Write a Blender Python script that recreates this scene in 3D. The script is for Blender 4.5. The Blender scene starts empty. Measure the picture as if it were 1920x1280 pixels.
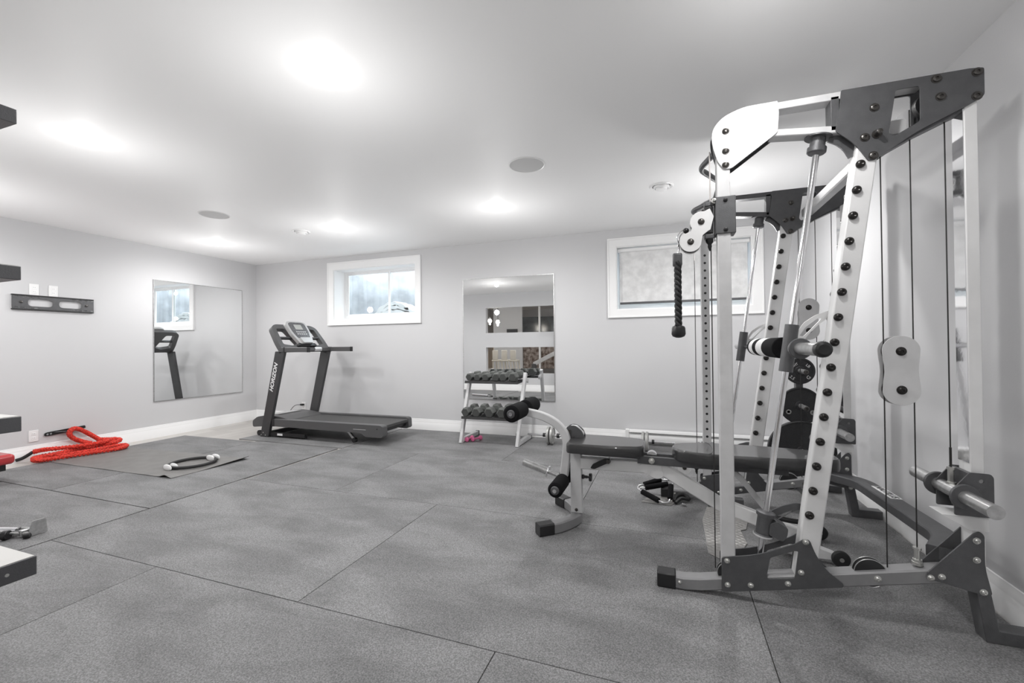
import bpy, bmesh, math, random
from mathutils import Vector, Matrix
PI = math.pi
random.seed(4)
SC = bpy.context.scene
C = SC.collection

# ------------------------------------------------------------------ camera, world, exposure
cam_d = bpy.data.cameras.new('camera'); cam = bpy.data.objects.new('camera', cam_d); C.objects.link(cam)
cam_d.sensor_width = 36; cam_d.lens = 15.113; cam_d.clip_start = 0.02
Rv = Vector((0.94048, 0.33970, -0.01015)); Uv = Vector((0.01248, -0.00467, 0.99991)); Fv = Vector((-0.33962, 0.94052, 0.00863))
m = Matrix((Rv, Uv, -Fv)).transposed().to_4x4(); m.translation = Vector((0, 0, 1.1218)); cam.matrix_world = m
SC.camera = cam
SC.view_settings.view_transform = 'Standard'; SC.view_settings.look = 'None'; SC.view_settings.gamma = 1
SC.view_settings.exposure = 0.48
try: SC.cycles.use_denoising = True; SC.cycles.max_bounces = 10; SC.cycles.diffuse_bounces = 6; SC.cycles.sample_clamp_indirect = 6; SC.cycles.blur_glossy = 1.0
except Exception: pass
W = bpy.data.worlds.new('daylight'); SC.world = W; W.use_nodes = True
W.node_tree.nodes['Background'].inputs[0].default_value = (0.93, 0.965, 1.0, 1); W.node_tree.nodes['Background'].inputs[1].default_value = 6.0
H = 2.44; XL, XR, YB, YF = -6.16, 1.29, 5.06, -0.04
LAMP_W = 42        # watts of each recessed downlight, thrown down and out
FILL_W = 7.6         # watts of the fill lamp added below each downlight to brighten the ceiling
def lamps(parent, k=1.0, g=1.0, drop=0.42):
    ld = bpy.data.lights.new('downlight_lamp', 'SPOT'); ld.energy = LAMP_W * k; ld.shadow_soft_size = 0.045; ld.spot_size = math.radians(174); ld.spot_blend = 0.7; ld.color = (1, 0.992, 0.985)
    lo = bpy.data.objects.new('downlight_lamp', ld); C.objects.link(lo); lo.parent = parent; lo.location = (0, 0, -0.03)
    ld = bpy.data.lights.new('ceiling_fill', 'POINT'); ld.energy = FILL_W * k * g; ld.shadow_soft_size = 0.05; ld.color = (1, 0.992, 0.985)  # unseen fill lamp hanging free under the fixture, added to lift the ceiling
    lo = bpy.data.objects.new('ceiling_fill', ld); C.objects.link(lo); lo.parent = parent; lo.location = (0, 0, -drop)
DOWNLIGHTS = [(-5.30, 1.61), (-3.40, 1.61), (-1.515, 1.61), (0.37, 1.61), (-5.30, 3.81), (-3.41, 3.81), (-1.515, 3.81), (0.47, 3.81)]

# ------------------------------------------------------------------ materials
def mat(name, col, rough=0.5, metal=0.0, bump=0, bscale=60, var=0, vscale=3, spec=0.5, emit=None, estr=0, coat=0, col2=None, trans=0):
    m = bpy.data.materials.new(name); m.use_nodes = True; nt = m.node_tree; b = nt.nodes['Principled BSDF']
    if isinstance(col, (int, float)): col = (col, col, col)
    b.inputs['Base Color'].default_value = (*col, 1); b.inputs['Roughness'].default_value = rough; b.inputs['Metallic'].default_value = metal
    b.inputs['Specular IOR Level'].default_value = spec; b.inputs['Coat Weight'].default_value = coat
    b.inputs['Transmission Weight'].default_value = trans
    if emit: b.inputs['Emission Color'].default_value = (*emit, 1); b.inputs['Emission Strength'].default_value = estr
    tc = nt.nodes.new('ShaderNodeTexCoord')
    if var or col2:
        n = nt.nodes.new('ShaderNodeTexNoise'); n.inputs['Scale'].default_value = vscale; n.inputs['Detail'].default_value = 6
        nt.links.new(tc.outputs['Object'], n.inputs['Vector'])
        r = nt.nodes.new('ShaderNodeValToRGB'); r.color_ramp.elements[0].position = 0.36; r.color_ramp.elements[1].position = 0.66
        c2 = col2 if col2 else tuple(min(1, c * (1 + var)) for c in col); c1 = col if col2 else tuple(c * (1 - var) for c in col)
        r.color_ramp.elements[0].color = (*c1, 1); r.color_ramp.elements[1].color = (*c2, 1)
        nt.links.new(n.outputs['Fac'], r.inputs['Fac']); nt.links.new(r.outputs['Color'], b.inputs['Base Color'])
    if bump:
        n2 = nt.nodes.new('ShaderNodeTexNoise'); n2.inputs['Scale'].default_value = bscale; n2.inputs['Detail'].default_value = 3
        nt.links.new(tc.outputs['Object'], n2.inputs['Vector'])
        bp = nt.nodes.new('ShaderNodeBump'); bp.inputs['Strength'].default_value = bump; bp.inputs['Distance'].default_value = 0.002
        nt.links.new(n2.outputs['Fac'], bp.inputs['Height']); nt.links.new(bp.outputs['Normal'], b.inputs['Normal'])
    return m
M = {}
M['wall'] = mat('wall_paint', (0.60, 0.60, 0.61), 0.6, bump=0.15, bscale=140)
M['ceiling'] = mat('ceiling_paint', (0.93, 0.93, 0.93), 0.55)
M['trim'] = mat('white_trim', (0.88, 0.88, 0.88), 0.3)
M['silver'] = mat('silver_paint', (0.56, 0.56, 0.565), 0.5, 0.1, bump=0.1, bscale=300, var=0.05, vscale=14)
M['silver_light'] = mat('pale_silver_paint', (0.74, 0.74, 0.74), 0.45, 0.08, bump=0.1, bscale=300, var=0.03, vscale=9)
M['char'] = mat('charcoal_powder_coat', (0.095, 0.096, 0.10), 0.38, 0.3, bump=0.4, bscale=420, var=0.08, vscale=25)
M['black'] = mat('black_plastic', (0.012, 0.012, 0.013), 0.4, bump=0.1, bscale=200)
M['rubber'] = mat('black_rubber', (0.014, 0.014, 0.015), 0.6, bump=0.3, bscale=250)
M['foam'] = mat('black_foam', (0.008, 0.008, 0.009), 0.9, bump=1.0, bscale=500, spec=0.15)
M['chrome'] = mat('chrome', (0.82, 0.82, 0.83), 0.13, 1.0)
M['polish'] = mat('polished_steel', (0.86, 0.86, 0.87), 0.06, 1.0, bump=0.04, bscale=40)
M['steel'] = mat('worn_steel', (0.50, 0.50, 0.50), 0.33, 0.85, var=0.12, vscale=60)
M['midgrey'] = mat('mid_grey_metallic_paint', (0.24, 0.24, 0.245), 0.4, 0.2, bump=0.1, bscale=300, var=0.05, vscale=14)
M['bolt'] = mat('dark_bolt_steel', (0.10, 0.095, 0.09), 0.28, 0.9)
M['pin'] = mat('black_peg', (0.02, 0.018, 0.017), 0.3, 0.4)
M['zinc'] = mat('zinc_bolt', (0.6, 0.6, 0.58), 0.3, 0.9)
M['cable'] = mat('black_cable', (0.012, 0.011, 0.011), 0.4)
M['cable_w'] = mat('pale_cable_sleeve', (0.55, 0.52, 0.51), 0.4)
M['vinyl'] = mat('black_vinyl', (0.016, 0.016, 0.017), 0.36, bump=0.35, bscale=350, spec=0.8, coat=0.6)
M['iron'] = mat('cast_iron', (0.028, 0.028, 0.03), 0.55, 0.2, bump=0.9, bscale=260, var=0.25, vscale=200)
M['hex'] = mat('grey_green_rubber_hex', (0.085, 0.09, 0.085), 0.5, bump=0.3, bscale=200)
M['hexface'] = mat('rough_hex_face', (0.05, 0.052, 0.05), 0.7, bump=0.5, bscale=300)
M['plate'] = mat('grey_weight_plate', (0.42, 0.42, 0.41), 0.4, 0.5)
M['pink'] = mat('pink_neoprene', (0.72, 0.16, 0.33), 0.5, bump=0.2)
M['red'] = mat('red_rope_nylon', (0.60, 0.035, 0.02), 0.75, bump=1.0, bscale=150, var=0.35, vscale=70)
M['redvinyl'] = mat('red_vinyl', (0.42, 0.03, 0.035), 0.25, coat=0.4)
M['tmgrey'] = mat('treadmill_grey', (0.10, 0.10, 0.102), 0.42, 0.25, bump=0.15, bscale=350)
M['tmdark'] = mat('treadmill_dark_grey', (0.055, 0.055, 0.057), 0.4, 0.2)
M['belt'] = mat('treadmill_belt', (0.06, 0.06, 0.06), 0.6, bump=0.6, bscale=400)
M['tmlight'] = mat('console_silver', (0.5, 0.5, 0.5), 0.35, 0.3)
M['tmpanel'] = mat('console_panel', (0.10, 0.10, 0.105), 0.3, var=0.3, vscale=60)
M['lcd'] = mat('lcd_screen', (0.42, 0.43, 0.41), 0.15)
M['white'] = mat('white_plastic', (0.82, 0.82, 0.82), 0.35)
M['paper'] = mat('white_lettering', (0.85, 0.85, 0.85), 0.4)
M['yoga'] = mat('yoga_mat', (0.165, 0.16, 0.155), 0.5, bump=0.4, bscale=250, var=0.1, vscale=8)
M['shelf_edge'] = mat('dark_shelf_edge', (0.075, 0.075, 0.08), 0.35, bump=0.3, bscale=300)
M['shelf_top'] = mat('pale_shelf_board', (0.62, 0.61, 0.59), 0.4)
M['speaker'] = mat('speaker_mesh', (0.66, 0.66, 0.66), 0.7, bump=1.0, bscale=700)
M['blind'] = mat('roller_blind_fabric', (0.72, 0.72, 0.72), 0.8, bump=1.0, bscale=120, var=0.10, vscale=12)
M['wellwall'] = mat('window_well_liner', (0.46, 0.48, 0.51), 0.5, var=0.2, vscale=5)
M['snow'] = mat('white_folded_cover', (0.9, 0.9, 0.92), 0.5)
M['pane'] = mat('clear_pane', (0.9, 0.95, 0.95), 0.02, trans=1.0)
M['mirror'] = mat('mirror_silver', (0.93, 0.94, 0.94), 0.0, 1.0)
M['lamp'] = mat('lit_lamp', 1.0, 0.5, emit=(1, 0.98, 0.95), estr=60)
M['lampwarm'] = mat('lit_bulb', 1.0, 0.5, emit=(1, 0.92, 0.8), estr=25)
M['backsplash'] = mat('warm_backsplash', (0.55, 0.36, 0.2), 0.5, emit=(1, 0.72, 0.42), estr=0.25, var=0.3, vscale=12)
M['darkglass'] = mat('dark_glass_panel', (0.06, 0.065, 0.07), 0.15, var=0.3, vscale=3)
M['brick'] = mat('brown_stone', (0.08, 0.05, 0.035), 0.7, col2=(0.38, 0.33, 0.30), vscale=9)
M['cream'] = mat('cream_seat', (0.78, 0.74, 0.66), 0.4)
M['carton'] = mat('screen_black', (0.03, 0.03, 0.032), 0.3)

def pane_material():
    m = M['pane']; nt = m.node_tree; nt.nodes.remove(nt.nodes['Principled BSDF']); o = nt.nodes['Material Output']
    t = nt.nodes.new('ShaderNodeBsdfTransparent'); t.inputs[0].default_value = (.93, .96, .96, 1); g = nt.nodes.new('ShaderNodeBsdfGlossy'); g.inputs['Roughness'].default_value = .02
    f = nt.nodes.new('ShaderNodeValue'); f.outputs[0].default_value = 0.07; x = nt.nodes.new('ShaderNodeMixShader')
    nt.links.new(f.outputs[0], x.inputs[0]); nt.links.new(t.outputs[0], x.inputs[1]); nt.links.new(g.outputs[0], x.inputs[2]); nt.links.new(x.outputs[0], o.inputs[0])
pane_material()
def rubber_mat_material():
    m = mat('gym_rubber_tile', 0.15, 0.55, spec=0.35); nt = m.node_tree; b = nt.nodes['Principled BSDF']
    tc = nt.nodes.new('ShaderNodeTexCoord')
    a = nt.nodes.new('ShaderNodeTexNoise'); a.inputs['Scale'].default_value = 2.3; a.inputs['Detail'].default_value = 5; a.inputs['Distortion'].default_value = 0.6
    g = nt.nodes.new('ShaderNodeTexNoise'); g.inputs['Scale'].default_value = 190; g.inputs['Detail'].default_value = 4
    mp = nt.nodes.new('ShaderNodeMapping'); mp.inputs['Scale'].default_value = (0.8, 1.9, 1)
    nt.links.new(tc.outputs['Object'], mp.inputs['Vector']); nt.links.new(mp.outputs['Vector'], a.inputs['Vector']); nt.links.new(tc.outputs['Object'], g.inputs['Vector'])
    r1 = nt.nodes.new('ShaderNodeValToRGB'); r1.color_ramp.elements[0].position = 0.36; r1.color_ramp.elements[1].position = 0.60
    r1.color_ramp.elements[0].color = (0.140, 0.140, 0.142, 1); r1.color_ramp.elements[1].color = (0.205, 0.205, 0.208, 1)
    r2 = nt.nodes.new('ShaderNodeValToRGB'); r2.color_ramp.elements[0].position = 0.36; r2.color_ramp.elements[1].position = 0.72
    r2.color_ramp.elements[0].color = (0.6, 0.6, 0.6, 1); r2.color_ramp.elements[1].color = (1.5, 1.5, 1.5, 1)
    mx = nt.nodes.new('ShaderNodeMix'); mx.data_type = 'RGBA'; mx.blend_type = 'MULTIPLY'; mx.inputs['Factor'].default_value = 1
    nt.links.new(a.outputs['Fac'], r1.inputs['Fac']); nt.links.new(g.outputs['Fac'], r2.inputs['Fac'])
    nt.links.new(r1.outputs['Color'], mx.inputs['A']); nt.links.new(r2.outputs['Color'], mx.inputs['B']); nt.links.new(mx.outputs['Result'], b.inputs['Base Color'])
    bp = nt.nodes.new('ShaderNodeBump'); bp.inputs['Strength'].default_value = 0.6; bp.inputs['Distance'].default_value = 0.002
    nt.links.new(g.outputs['Fac'], bp.inputs['Height']); nt.links.new(bp.outputs['Normal'], b.inputs['Normal'])
    return m
M['tile'] = rubber_mat_material()

def laminate_material():
    m = mat('grey_laminate', 0.4, 0.35); nt = m.node_tree; b = nt.nodes['Principled BSDF']
    tc = nt.nodes.new('ShaderNodeTexCoord'); br = nt.nodes.new('ShaderNodeTexBrick')
    mp = nt.nodes.new('ShaderNodeMapping'); mp.inputs['Rotation'].default_value = (0, 0, PI / 2)
    nt.links.new(tc.outputs['Object'], mp.inputs['Vector']); nt.links.new(mp.outputs['Vector'], br.inputs['Vector'])
    br.inputs['Color1'].default_value = (0.40, 0.38, 0.36, 1); br.inputs['Color2'].default_value = (0.50, 0.48, 0.455, 1); br.inputs['Mortar'].default_value = (0.2, 0.19, 0.18, 1)
    br.inputs['Scale'].default_value = 1; br.inputs['Mortar Size'].default_value = 0.002; br.inputs['Brick Width'].default_value = 1.2; br.inputs['Row Height'].default_value = 0.15
    nt.links.new(br.outputs['Color'], b.inputs['Base Color'])
    return m
M['laminate'] = laminate_material()

def tread_material():
    m = mat('diamond_tread_steel', (0.42, 0.41, 0.40), 0.38, 0.6); nt = m.node_tree; b = nt.nodes['Principled BSDF']
    tc = nt.nodes.new('ShaderNodeTexCoord'); bp = nt.nodes.new('ShaderNodeBump'); bp.inputs['Strength'].default_value = 1; bp.inputs['Distance'].default_value = 0.002
    w = [nt.nodes.new('ShaderNodeTexWave') for _ in range(2)]
    for k, n in enumerate(w):
        mp = nt.nodes.new('ShaderNodeMapping'); mp.inputs['Rotation'].default_value = (0, 0, PI / 4 * (1 if k else -1))
        n.inputs['Scale'].default_value = 11; nt.links.new(tc.outputs['Object'], mp.inputs['Vector']); nt.links.new(mp.outputs['Vector'], n.inputs['Vector'])
    mm = nt.nodes.new('ShaderNodeMath'); mm.operation = 'MULTIPLY'
    nt.links.new(w[0].outputs['Fac'], mm.inputs[0]); nt.links.new(w[1].outputs['Fac'], mm.inputs[1])
    nt.links.new(mm.outputs[0], bp.inputs['Height']); nt.links.new(bp.outputs['Normal'], b.inputs['Normal'])
    return m
M['tread'] = tread_material()

# ------------------------------------------------------------------ mesh helpers
def nb(): return bmesh.new()
def box(bm, x0, x1, y0, y1, z0, z1):
    vs = [bm.verts.new(p) for p in ((x0, y0, z0), (x1, y0, z0), (x1, y1, z0), (x0, y1, z0), (x0, y0, z1), (x1, y0, z1), (x1, y1, z1), (x0, y1, z1))]
    for f in ((3, 2, 1, 0), (4, 5, 6, 7), (0, 1, 5, 4), (1, 2, 6, 5), (2, 3, 7, 6), (3, 0, 4, 7)): bm.faces.new([vs[i] for i in f])
    return bm
def loft(bm, rings, cap=True, closed=False):
    n = len(rings[0]); R = [[bm.verts.new(p) for p in r] for r in rings]
    rng = range(len(R)) if closed else range(len(R) - 1)
    for i in rng:
        a, b = R[i], R[(i + 1) % len(R)]
        for k in range(n): bm.faces.new((a[k], a[(k + 1) % n], b[(k + 1) % n], b[k]))
    if cap and not closed: bm.faces.new(R[0][::-1]); bm.faces.new(R[-1])
    return bm
def frames(path, up=None, closed=False):
    path = [Vector(p) for p in path]; n = len(path); out = []; prev = None
    for i, p in enumerate(path):
        if closed: t = (path[(i + 1) % n] - path[i - 1]).normalized()
        elif i == 0: t = (path[1] - p).normalized()
        elif i == n - 1: t = (p - path[-2]).normalized()
        else:
            a, b = (p - path[i - 1]).normalized(), (path[i + 1] - p).normalized(); t = (a + b).normalized()
        u0 = Vector(up) if up else (prev if prev else (Vector((0, 0, 1)) if abs(t.z) < 0.9 else Vector((1, 0, 0))))
        s = t.cross(u0).normalized(); u = s.cross(t).normalized(); prev = u
        k = 1.0
        if 0 < i < n - 1 and not closed:
            a = (p - path[i - 1]).normalized(); k = 1 / max(0.35, a.dot(t))
        out.append((p, s, u, k))
    return out
def tube(bm, path, r, seg=14, closed=False, cap=True):
    rings = []
    for i, (p, s, u, k) in enumerate(frames(path, closed=closed)):
        rr = r[i] if isinstance(r, (list, tuple)) else r
        rings.append([p + s * math.cos(a) * rr + u * math.sin(a) * rr for a in (2 * PI * j / seg for j in range(seg))])
    return loft(bm, rings, cap, closed)
def bar(bm, path, w, h, up, taper=None):
    """rectangular tube swept along a path: w across (side), h along up"""
    rings = []; fr = frames(path, up)
    for i, (p, s, u, k) in enumerate(fr):
        q = taper[i] if taper else 1; a, b = w / 2 * q, h / 2 * q * k; c = min(a, b) * 0.22
        rings.append([p + s * x + u * y for x, y in ((-a + c, -b), (a - c, -b), (a, -b + c), (a, b - c), (a - c, b), (-a + c, b), (-a, b - c), (-a, -b + c))])
    return loft(bm, rings)
def arc_path(pts, r=0.03, n=6):
    pts = [Vector(p) for p in pts]; out = [pts[0]]
    for i in range(1, len(pts) - 1):
        a, b, c = pts[i - 1], pts[i], pts[i + 1]
        d = min(r, (a - b).length * 0.45, (c - b).length * 0.45); p, q = b + (a - b).normalized() * d, b + (c - b).normalized() * d
        for k in range(n + 1):
            t = k / n; out.append(p * (1 - t) ** 2 + b * 2 * t * (1 - t) + q * t * t)
    out.append(pts[-1]); return out
def spline(pts, n=8, closed=False):
    pts = [Vector(p) for p in pts]; out = []; N = len(pts)
    rng = range(N) if closed else range(N - 1)
    for i in rng:
        if closed: p0, p1, p2, p3 = pts[i - 1], pts[i], pts[(i + 1) % N], pts[(i + 2) % N]
        else: p0, p1, p2, p3 = pts[max(i - 1, 0)], pts[i], pts[i + 1], pts[min(i + 2, N - 1)]
        for k in range(n):
            t = k / n
            out.append(0.5 * ((2 * p1) + (p2 - p0) * t + (2 * p0 - 5 * p1 + 4 * p2 - p3) * t * t + (3 * p1 - p0 - 3 * p2 + p3) * t ** 3))
    if not closed: out.append(pts[-1])
    return out
def cyl(bm, p0, p1, r, seg=20, r2=None): return tube(bm, [p0, p1], [r, r2 if r2 is not None else r], seg)
def lathe(bm, c, axis, prof, seg=24):
    """prof: list of (distance along axis, radius)"""
    c = Vector(c); t = Vector(axis).normalized(); s = t.orthogonal().normalized(); u = t.cross(s)
    rings = [[c + t * d + s * math.cos(a) * r + u * math.sin(a) * r for a in (2 * PI * j / seg for j in range(seg))] for d, r in prof]
    return loft(bm, rings)
def rpoly(pts, r=0.01, n=4):
    """round the corners of a closed 2D polygon"""
    out = []; N = len(pts)
    for i in range(N):
        a, b, c = (Vector((*pts[j], 0)) for j in ((i - 1) % N, i, (i + 1) % N))
        rr = r[i] if isinstance(r, (list, tuple)) else r
        d = min(rr, (a - b).length * 0.48, (c - b).length * 0.48)
        if d < 1e-5: out.append((b.x, b.y)); continue
        p, q = b + (a - b).normalized() * d, b + (c - b).normalized() * d
        for k in range(n + 1):
            t = k / n; v = p * (1 - t) ** 2 + b * 2 * t * (1 - t) + q * t * t; out.append((v.x, v.y))
    return out
def prism(bm, poly, holes, f0, f1):
    """flat plate with holes; f0/f1 turn (u, v) into the two faces' 3D points"""
    loops = [poly] + list(holes)
    tmp = bmesh.new(); idx = {}; base = []
    for lp in loops:
        vs = [tmp.verts.new((p[0], p[1], 0)) for p in lp]; base.append(vs)
        for i in range(len(vs)): tmp.edges.new((vs[i], vs[(i + 1) % len(vs)]))
    tmp.verts.index_update()
    bmesh.ops.triangle_fill(tmp, use_beauty=True, use_dissolve=False, edges=tmp.edges[:], normal=(0, 0, 1))
    tmp.verts.index_update(); co = [(v.co.x, v.co.y) for v in tmp.verts]; tris = [[v.index for v in f.verts] for f in tmp.faces]
    lidx = [[v.index for v in vs] for vs in base]; tmp.free()
    A = [bm.verts.new(f0(*p)) for p in co]; B = [bm.verts.new(f1(*p)) for p in co]
    for t in tris:
        bm.faces.new([A[i] for i in t]); bm.faces.new([B[i] for i in t][::-1])
    for l in lidx:
        for i in range(len(l)):
            a, b = l[i], l[(i + 1) % len(l)]; bm.faces.new((A[a], A[b], B[b], B[a]))
    bmesh.ops.recalc_face_normals(bm, faces=bm.faces[:])
    return bm
def pxz(bm, poly, y0, y1, holes=()): return prism(bm, poly, holes, lambda u, v: (u, y0, v), lambda u, v: (u, y1, v))
def pyz(bm, poly, x0, x1, holes=()): return prism(bm, poly, holes, lambda u, v: (x0, u, v), lambda u, v: (x1, u, v))
def pxy(bm, poly, z0, z1, holes=()): return prism(bm, poly, holes, lambda u, v: (u, v, z0), lambda u, v: (u, v, z1))
def circle(cx, cz, r, n=24, sx=1): return [(cx + math.cos(2 * PI * k / n) * r * sx, cz + math.sin(2 * PI * k / n) * r) for k in range(n)]
def obj(name, bm, m, parent=None, bevel=0, smooth=True, off=None, seg=2):
    bmesh.ops.recalc_face_normals(bm, faces=bm.faces[:])
    me = bpy.data.meshes.new(name); bm.to_mesh(me); bm.free()
    mats = m if isinstance(m, (list, tuple)) else [m]
    for x in mats: me.materials.append(M[x])
    if off is not None: me.transform(Matrix.Translation(-Vector(off)))
    if smooth:
        me.polygons.foreach_set('use_smooth', [True] * len(me.polygons)); me.set_sharp_from_angle(angle=math.radians(35))
    o = bpy.data.objects.new(name, me); C.objects.link(o)
    if parent: o.parent = parent
    if off is not None: o.location = off
    if bevel:
        b = o.modifiers.new('bevel', 'BEVEL'); b.width = bevel; b.segments = seg; b.limit_method = 'ANGLE'; b.angle_limit = math.radians(40); b.harden_normals = False
    return o
def tag(o, label, cat, group=None):
    o['label'] = label; o['category'] = cat
    if group: o['group'] = group
    return o
def thing(name, label, cat, loc=(0, 0, 0), group=None):
    o = bpy.data.objects.new(name, None); C.objects.link(o); o.location = loc; o.empty_display_size = 0.1
    return tag(o, label, cat, group)
def struct(name, bm, m, parent=None, **k):
    o = obj(name, bm, m, parent, **k)
    if not parent: o['kind'] = 'structure'
    return o
def text(name, s, size, m, M4, parent=None, extrude=0.001, shear=0, bold=0):
    cu = bpy.data.curves.new(name, 'FONT'); cu.body = s; cu.size = size; cu.extrude = extrude; cu.align_x = 'CENTER'; cu.align_y = 'CENTER'; cu.shear = shear; cu.offset = bold
    t = bpy.data.objects.new(name, cu); C.objects.link(t); dg = bpy.context.evaluated_depsgraph_get()
    me = bpy.data.meshes.new_from_object(t.evaluated_get(dg)); C.objects.unlink(t); bpy.data.objects.remove(t)
    me.materials.clear(); me.materials.append(M[m]); me.transform(M4)
    o = bpy.data.objects.new(name, me); C.objects.link(o)
    if parent: o.parent = parent
    return o
def basis(origin, ex, ey):
    ex, ey = Vector(ex).normalized(), Vector(ey).normalized(); ez = ex.cross(ey)
    m = Matrix((ex, ey, ez)).transposed().to_4x4(); m.translation = Vector(origin); return m
def dup(root, loc=None, rotz=None, label=None, name=None):
    r = root.copy(); C.objects.link(r)
    if loc is not None: r.location = loc
    if rotz is not None: r.rotation_euler = (0, 0, rotz)
    if label: r['label'] = label
    for ch in list(root.children):
        c = ch.copy(); C.objects.link(c); c.parent = r
        for g in list(ch.children):
            d = g.copy(); C.objects.link(d); d.parent = c
    return r

# ------------------------------------------------------------------ room shell
W1 = (-4.609, -3.213, 1.515, 2.257); W2 = (-0.545, 0.846, 1.512, 2.243)
def rect(x0, x1, z0, z1): return [(x0, z0), (x1, z0), (x1, z1), (x0, z1)]
struct('floor', box(nb(), XL - .1, XR + .1, -5.2, YB + .1, -0.10, -0.012), 'laminate', smooth=False)
struct('ceiling', box(nb(), XL - .1, XR + .1, -5.2, YB + .3, H, H + 0.1), 'ceiling', smooth=False)
struct('wall_left', box(nb(), XL - .1, XL, -5.2, YB + .3, -0.1, H + 0.02), 'wall', smooth=False)
struct('wall_right', box(nb(), XR, XR + .1, -5.2, YB + .3, -0.1, H + 0.02), 'wall', smooth=False)
struct('wall_back', pxz(nb(), rect(XL - .1, XR + .1, -0.1, H + .02), YB, YB + 0.27, [rect(*W1), rect(*W2)]), 'wall', smooth=False)
# wall behind the photographer, cut by long openings above and below a band (seen in the wall mirror)
struct('wall_front', pxz(nb(), rect(XL, XR, -0.012, H), YF - 0.13, YF, [rect(-4.37, -0.55, 1.44, 2.08), rect(-4.37, -0.55, 0.42, 1.07), rect(-0.38, 0.98, -0.0115, 2.10)]), 'wall', smooth=False)
struct('wall_far', box(nb(), XL - .1, XR + .1, -5.3, -5.2, -0.1, H + 0.02), 'wall', smooth=False)

def baseboard(name, a, b, nrm):
    a, b, n = Vector(a), Vector(b), Vector(nrm)
    prof = [(0, -0.012), (0.016, -0.012), (0.016, 0.088), (0.013, 0.094), (0.013, 0.100), (0.010, 0.118), (0.006, 0.132), (0.006, 0.138), (0, 0.140)]
    bm = nb(); loft(bm, [[p + n * d + Vector((0, 0, z)) for d, z in prof] for p in (a, b)]); struct(name, bm, 'trim')
baseboard('baseboard_left', (XL, YF, 0), (XL, YB, 0), (1, 0, 0))
baseboard('baseboard_back', (XL, YB, 0), (XR, YB, 0), (0, -1, 0))
baseboard('baseboard_right', (XR, YF, 0), (XR, YB, 0), (-1, 0, 0))
baseboard('baseboard_front', (XL, YF, 0), (-.38, YF, 0), (0, 1, 0))

# windows: casing, deep white reveal, vinyl frame, panes, the well outside
def window(n, W_, cas, kind):
    x0, x1, z0, z1 = W_; r = bpy.data.objects.new('window_%d' % n, None); C.objects.link(r); r['kind'] = 'structure'
    bm = pxz(nb(), rect(*cas), YB - 0.018, YB + 0.001, [rect(x0 + .004, x1 - .004, z0 + .004, z1 - .004)]); obj('casing', bm, 'trim', r, bevel=0.003)
    cx0, cx1, cz0, cz1 = cas
    bm = pxz(nb(), rect(cx0 - .0, cx1 + .0, cz0 - .0, cz1 + .0), YB - 0.026, YB - 0.016, [rect(cx0 + .018, cx1 - .018, cz0 + .018, cz1 - .018)]); obj('casing_bead', bm, 'trim', r, bevel=0.003)
    t = 0.012
    bm = pxz(nb(), rect(x0, x1, z0, z1), YB - 0.005, YB + 0.215, [rect(x0 + t, x1 - t, z0 + t, z1 - t)]); obj('reveal', bm, 'trim', r)
    fy0, fy1 = YB + 0.205, YB + 0.265
    fr = 0.055
    bm = pxz(nb(), rect(x0, x1, z0, z1), fy0, fy1, [rect(x0 + fr, x1 - fr, z0 + fr + .015, z1 - .035)]); obj('window_frame', bm, 'trim', r, bevel=0.004)
    xm = x0 + (x1 - x0) * 0.575
    for k, (a, b, yy) in enumerate(((x0 + fr, xm + .02, fy0 + .012), (xm - .02, x1 - fr, fy0 + .034))):
        s = pxz(nb(), rect(a, b, z0 + fr + .015, z1 - .035), yy, yy + .02, [rect(a + .03, b - .03, z0 + fr + .04, z1 - .06)]); so = obj('sash', s, 'trim', r, bevel=0.003)
        g = obj('pane', box(nb(), a + .028, b - .028, yy + .008, yy + .012, z0 + fr + .038, z1 - .058), 'pane', so, smooth=False)
    return r
w1 = window(1, W1, (-4.711, -3.125, 1.435, 2.359), 1)
w2 = window(2, W2, (-0.640, 0.946, 1.423, 2.337), 2)
def window_well(x0, x1):
    r = []
    bm = nb(); N = 60
    pts = []
    for k in range(N + 1):
        a = PI * k / N; rad = 1 + 0.018 * math.sin(k * 1.9)
        pts.append(((x0 + x1) / 2 - math.cos(a) * (x1 - x0) / 2 * rad * 1.12, YB + 0.36 + math.sin(a) * 0.62 * rad))
    v = [[bm.verts.new((p[0], p[1], z)) for p in pts] for z in (1.2, 2.9)]
    for k in range(N): bm.faces.new((v[0][k], v[0][k + 1], v[1][k + 1], v[1][k]))
    struct('well_liner_1' if x0 < -2 else 'well_liner_2', bm, 'wellwall')  # corrugated liner of the well outside the window
    g = box(nb(), x0 - .2, x1 + .2, YB + .27, YB + 1.2, 1.1, 1.42); struct('well_floor_1' if x0 < -2 else 'well_floor_2', g, 'wellwall')  # floor of the window well
window_well(W1[0], W1[1]); window_well(W2[0], W2[1])
# folded white cover lying in the left well
bm = nb()
for k, (zz, w_, xo) in enumerate(((1.44, .62, 0.02), (1.50, .60, 0.0), (1.56, .58, -.02), (1.62, .52, 0.0), (1.685, .46, .03), (1.74, .36, .0))):
    ring = []
    for j in range(13):
        t = j / 12; x = -3.86 + xo + (t - .5) * w_ * 1.55; ring.append((x, zz + 0.10 * math.sin(t * PI) - 0.05 + 0.012 * math.sin(j * 2.3 + k)))
    poly = ring + [(x, z - .052) for x, z in ring[::-1]]
    pxz(bm, poly, YB + .38, YB + .68)
tag(obj('folded_cover', bm, 'snow', bevel=0.006), 'white folded cover heaped in the well outside the left window', 'cover')
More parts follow.
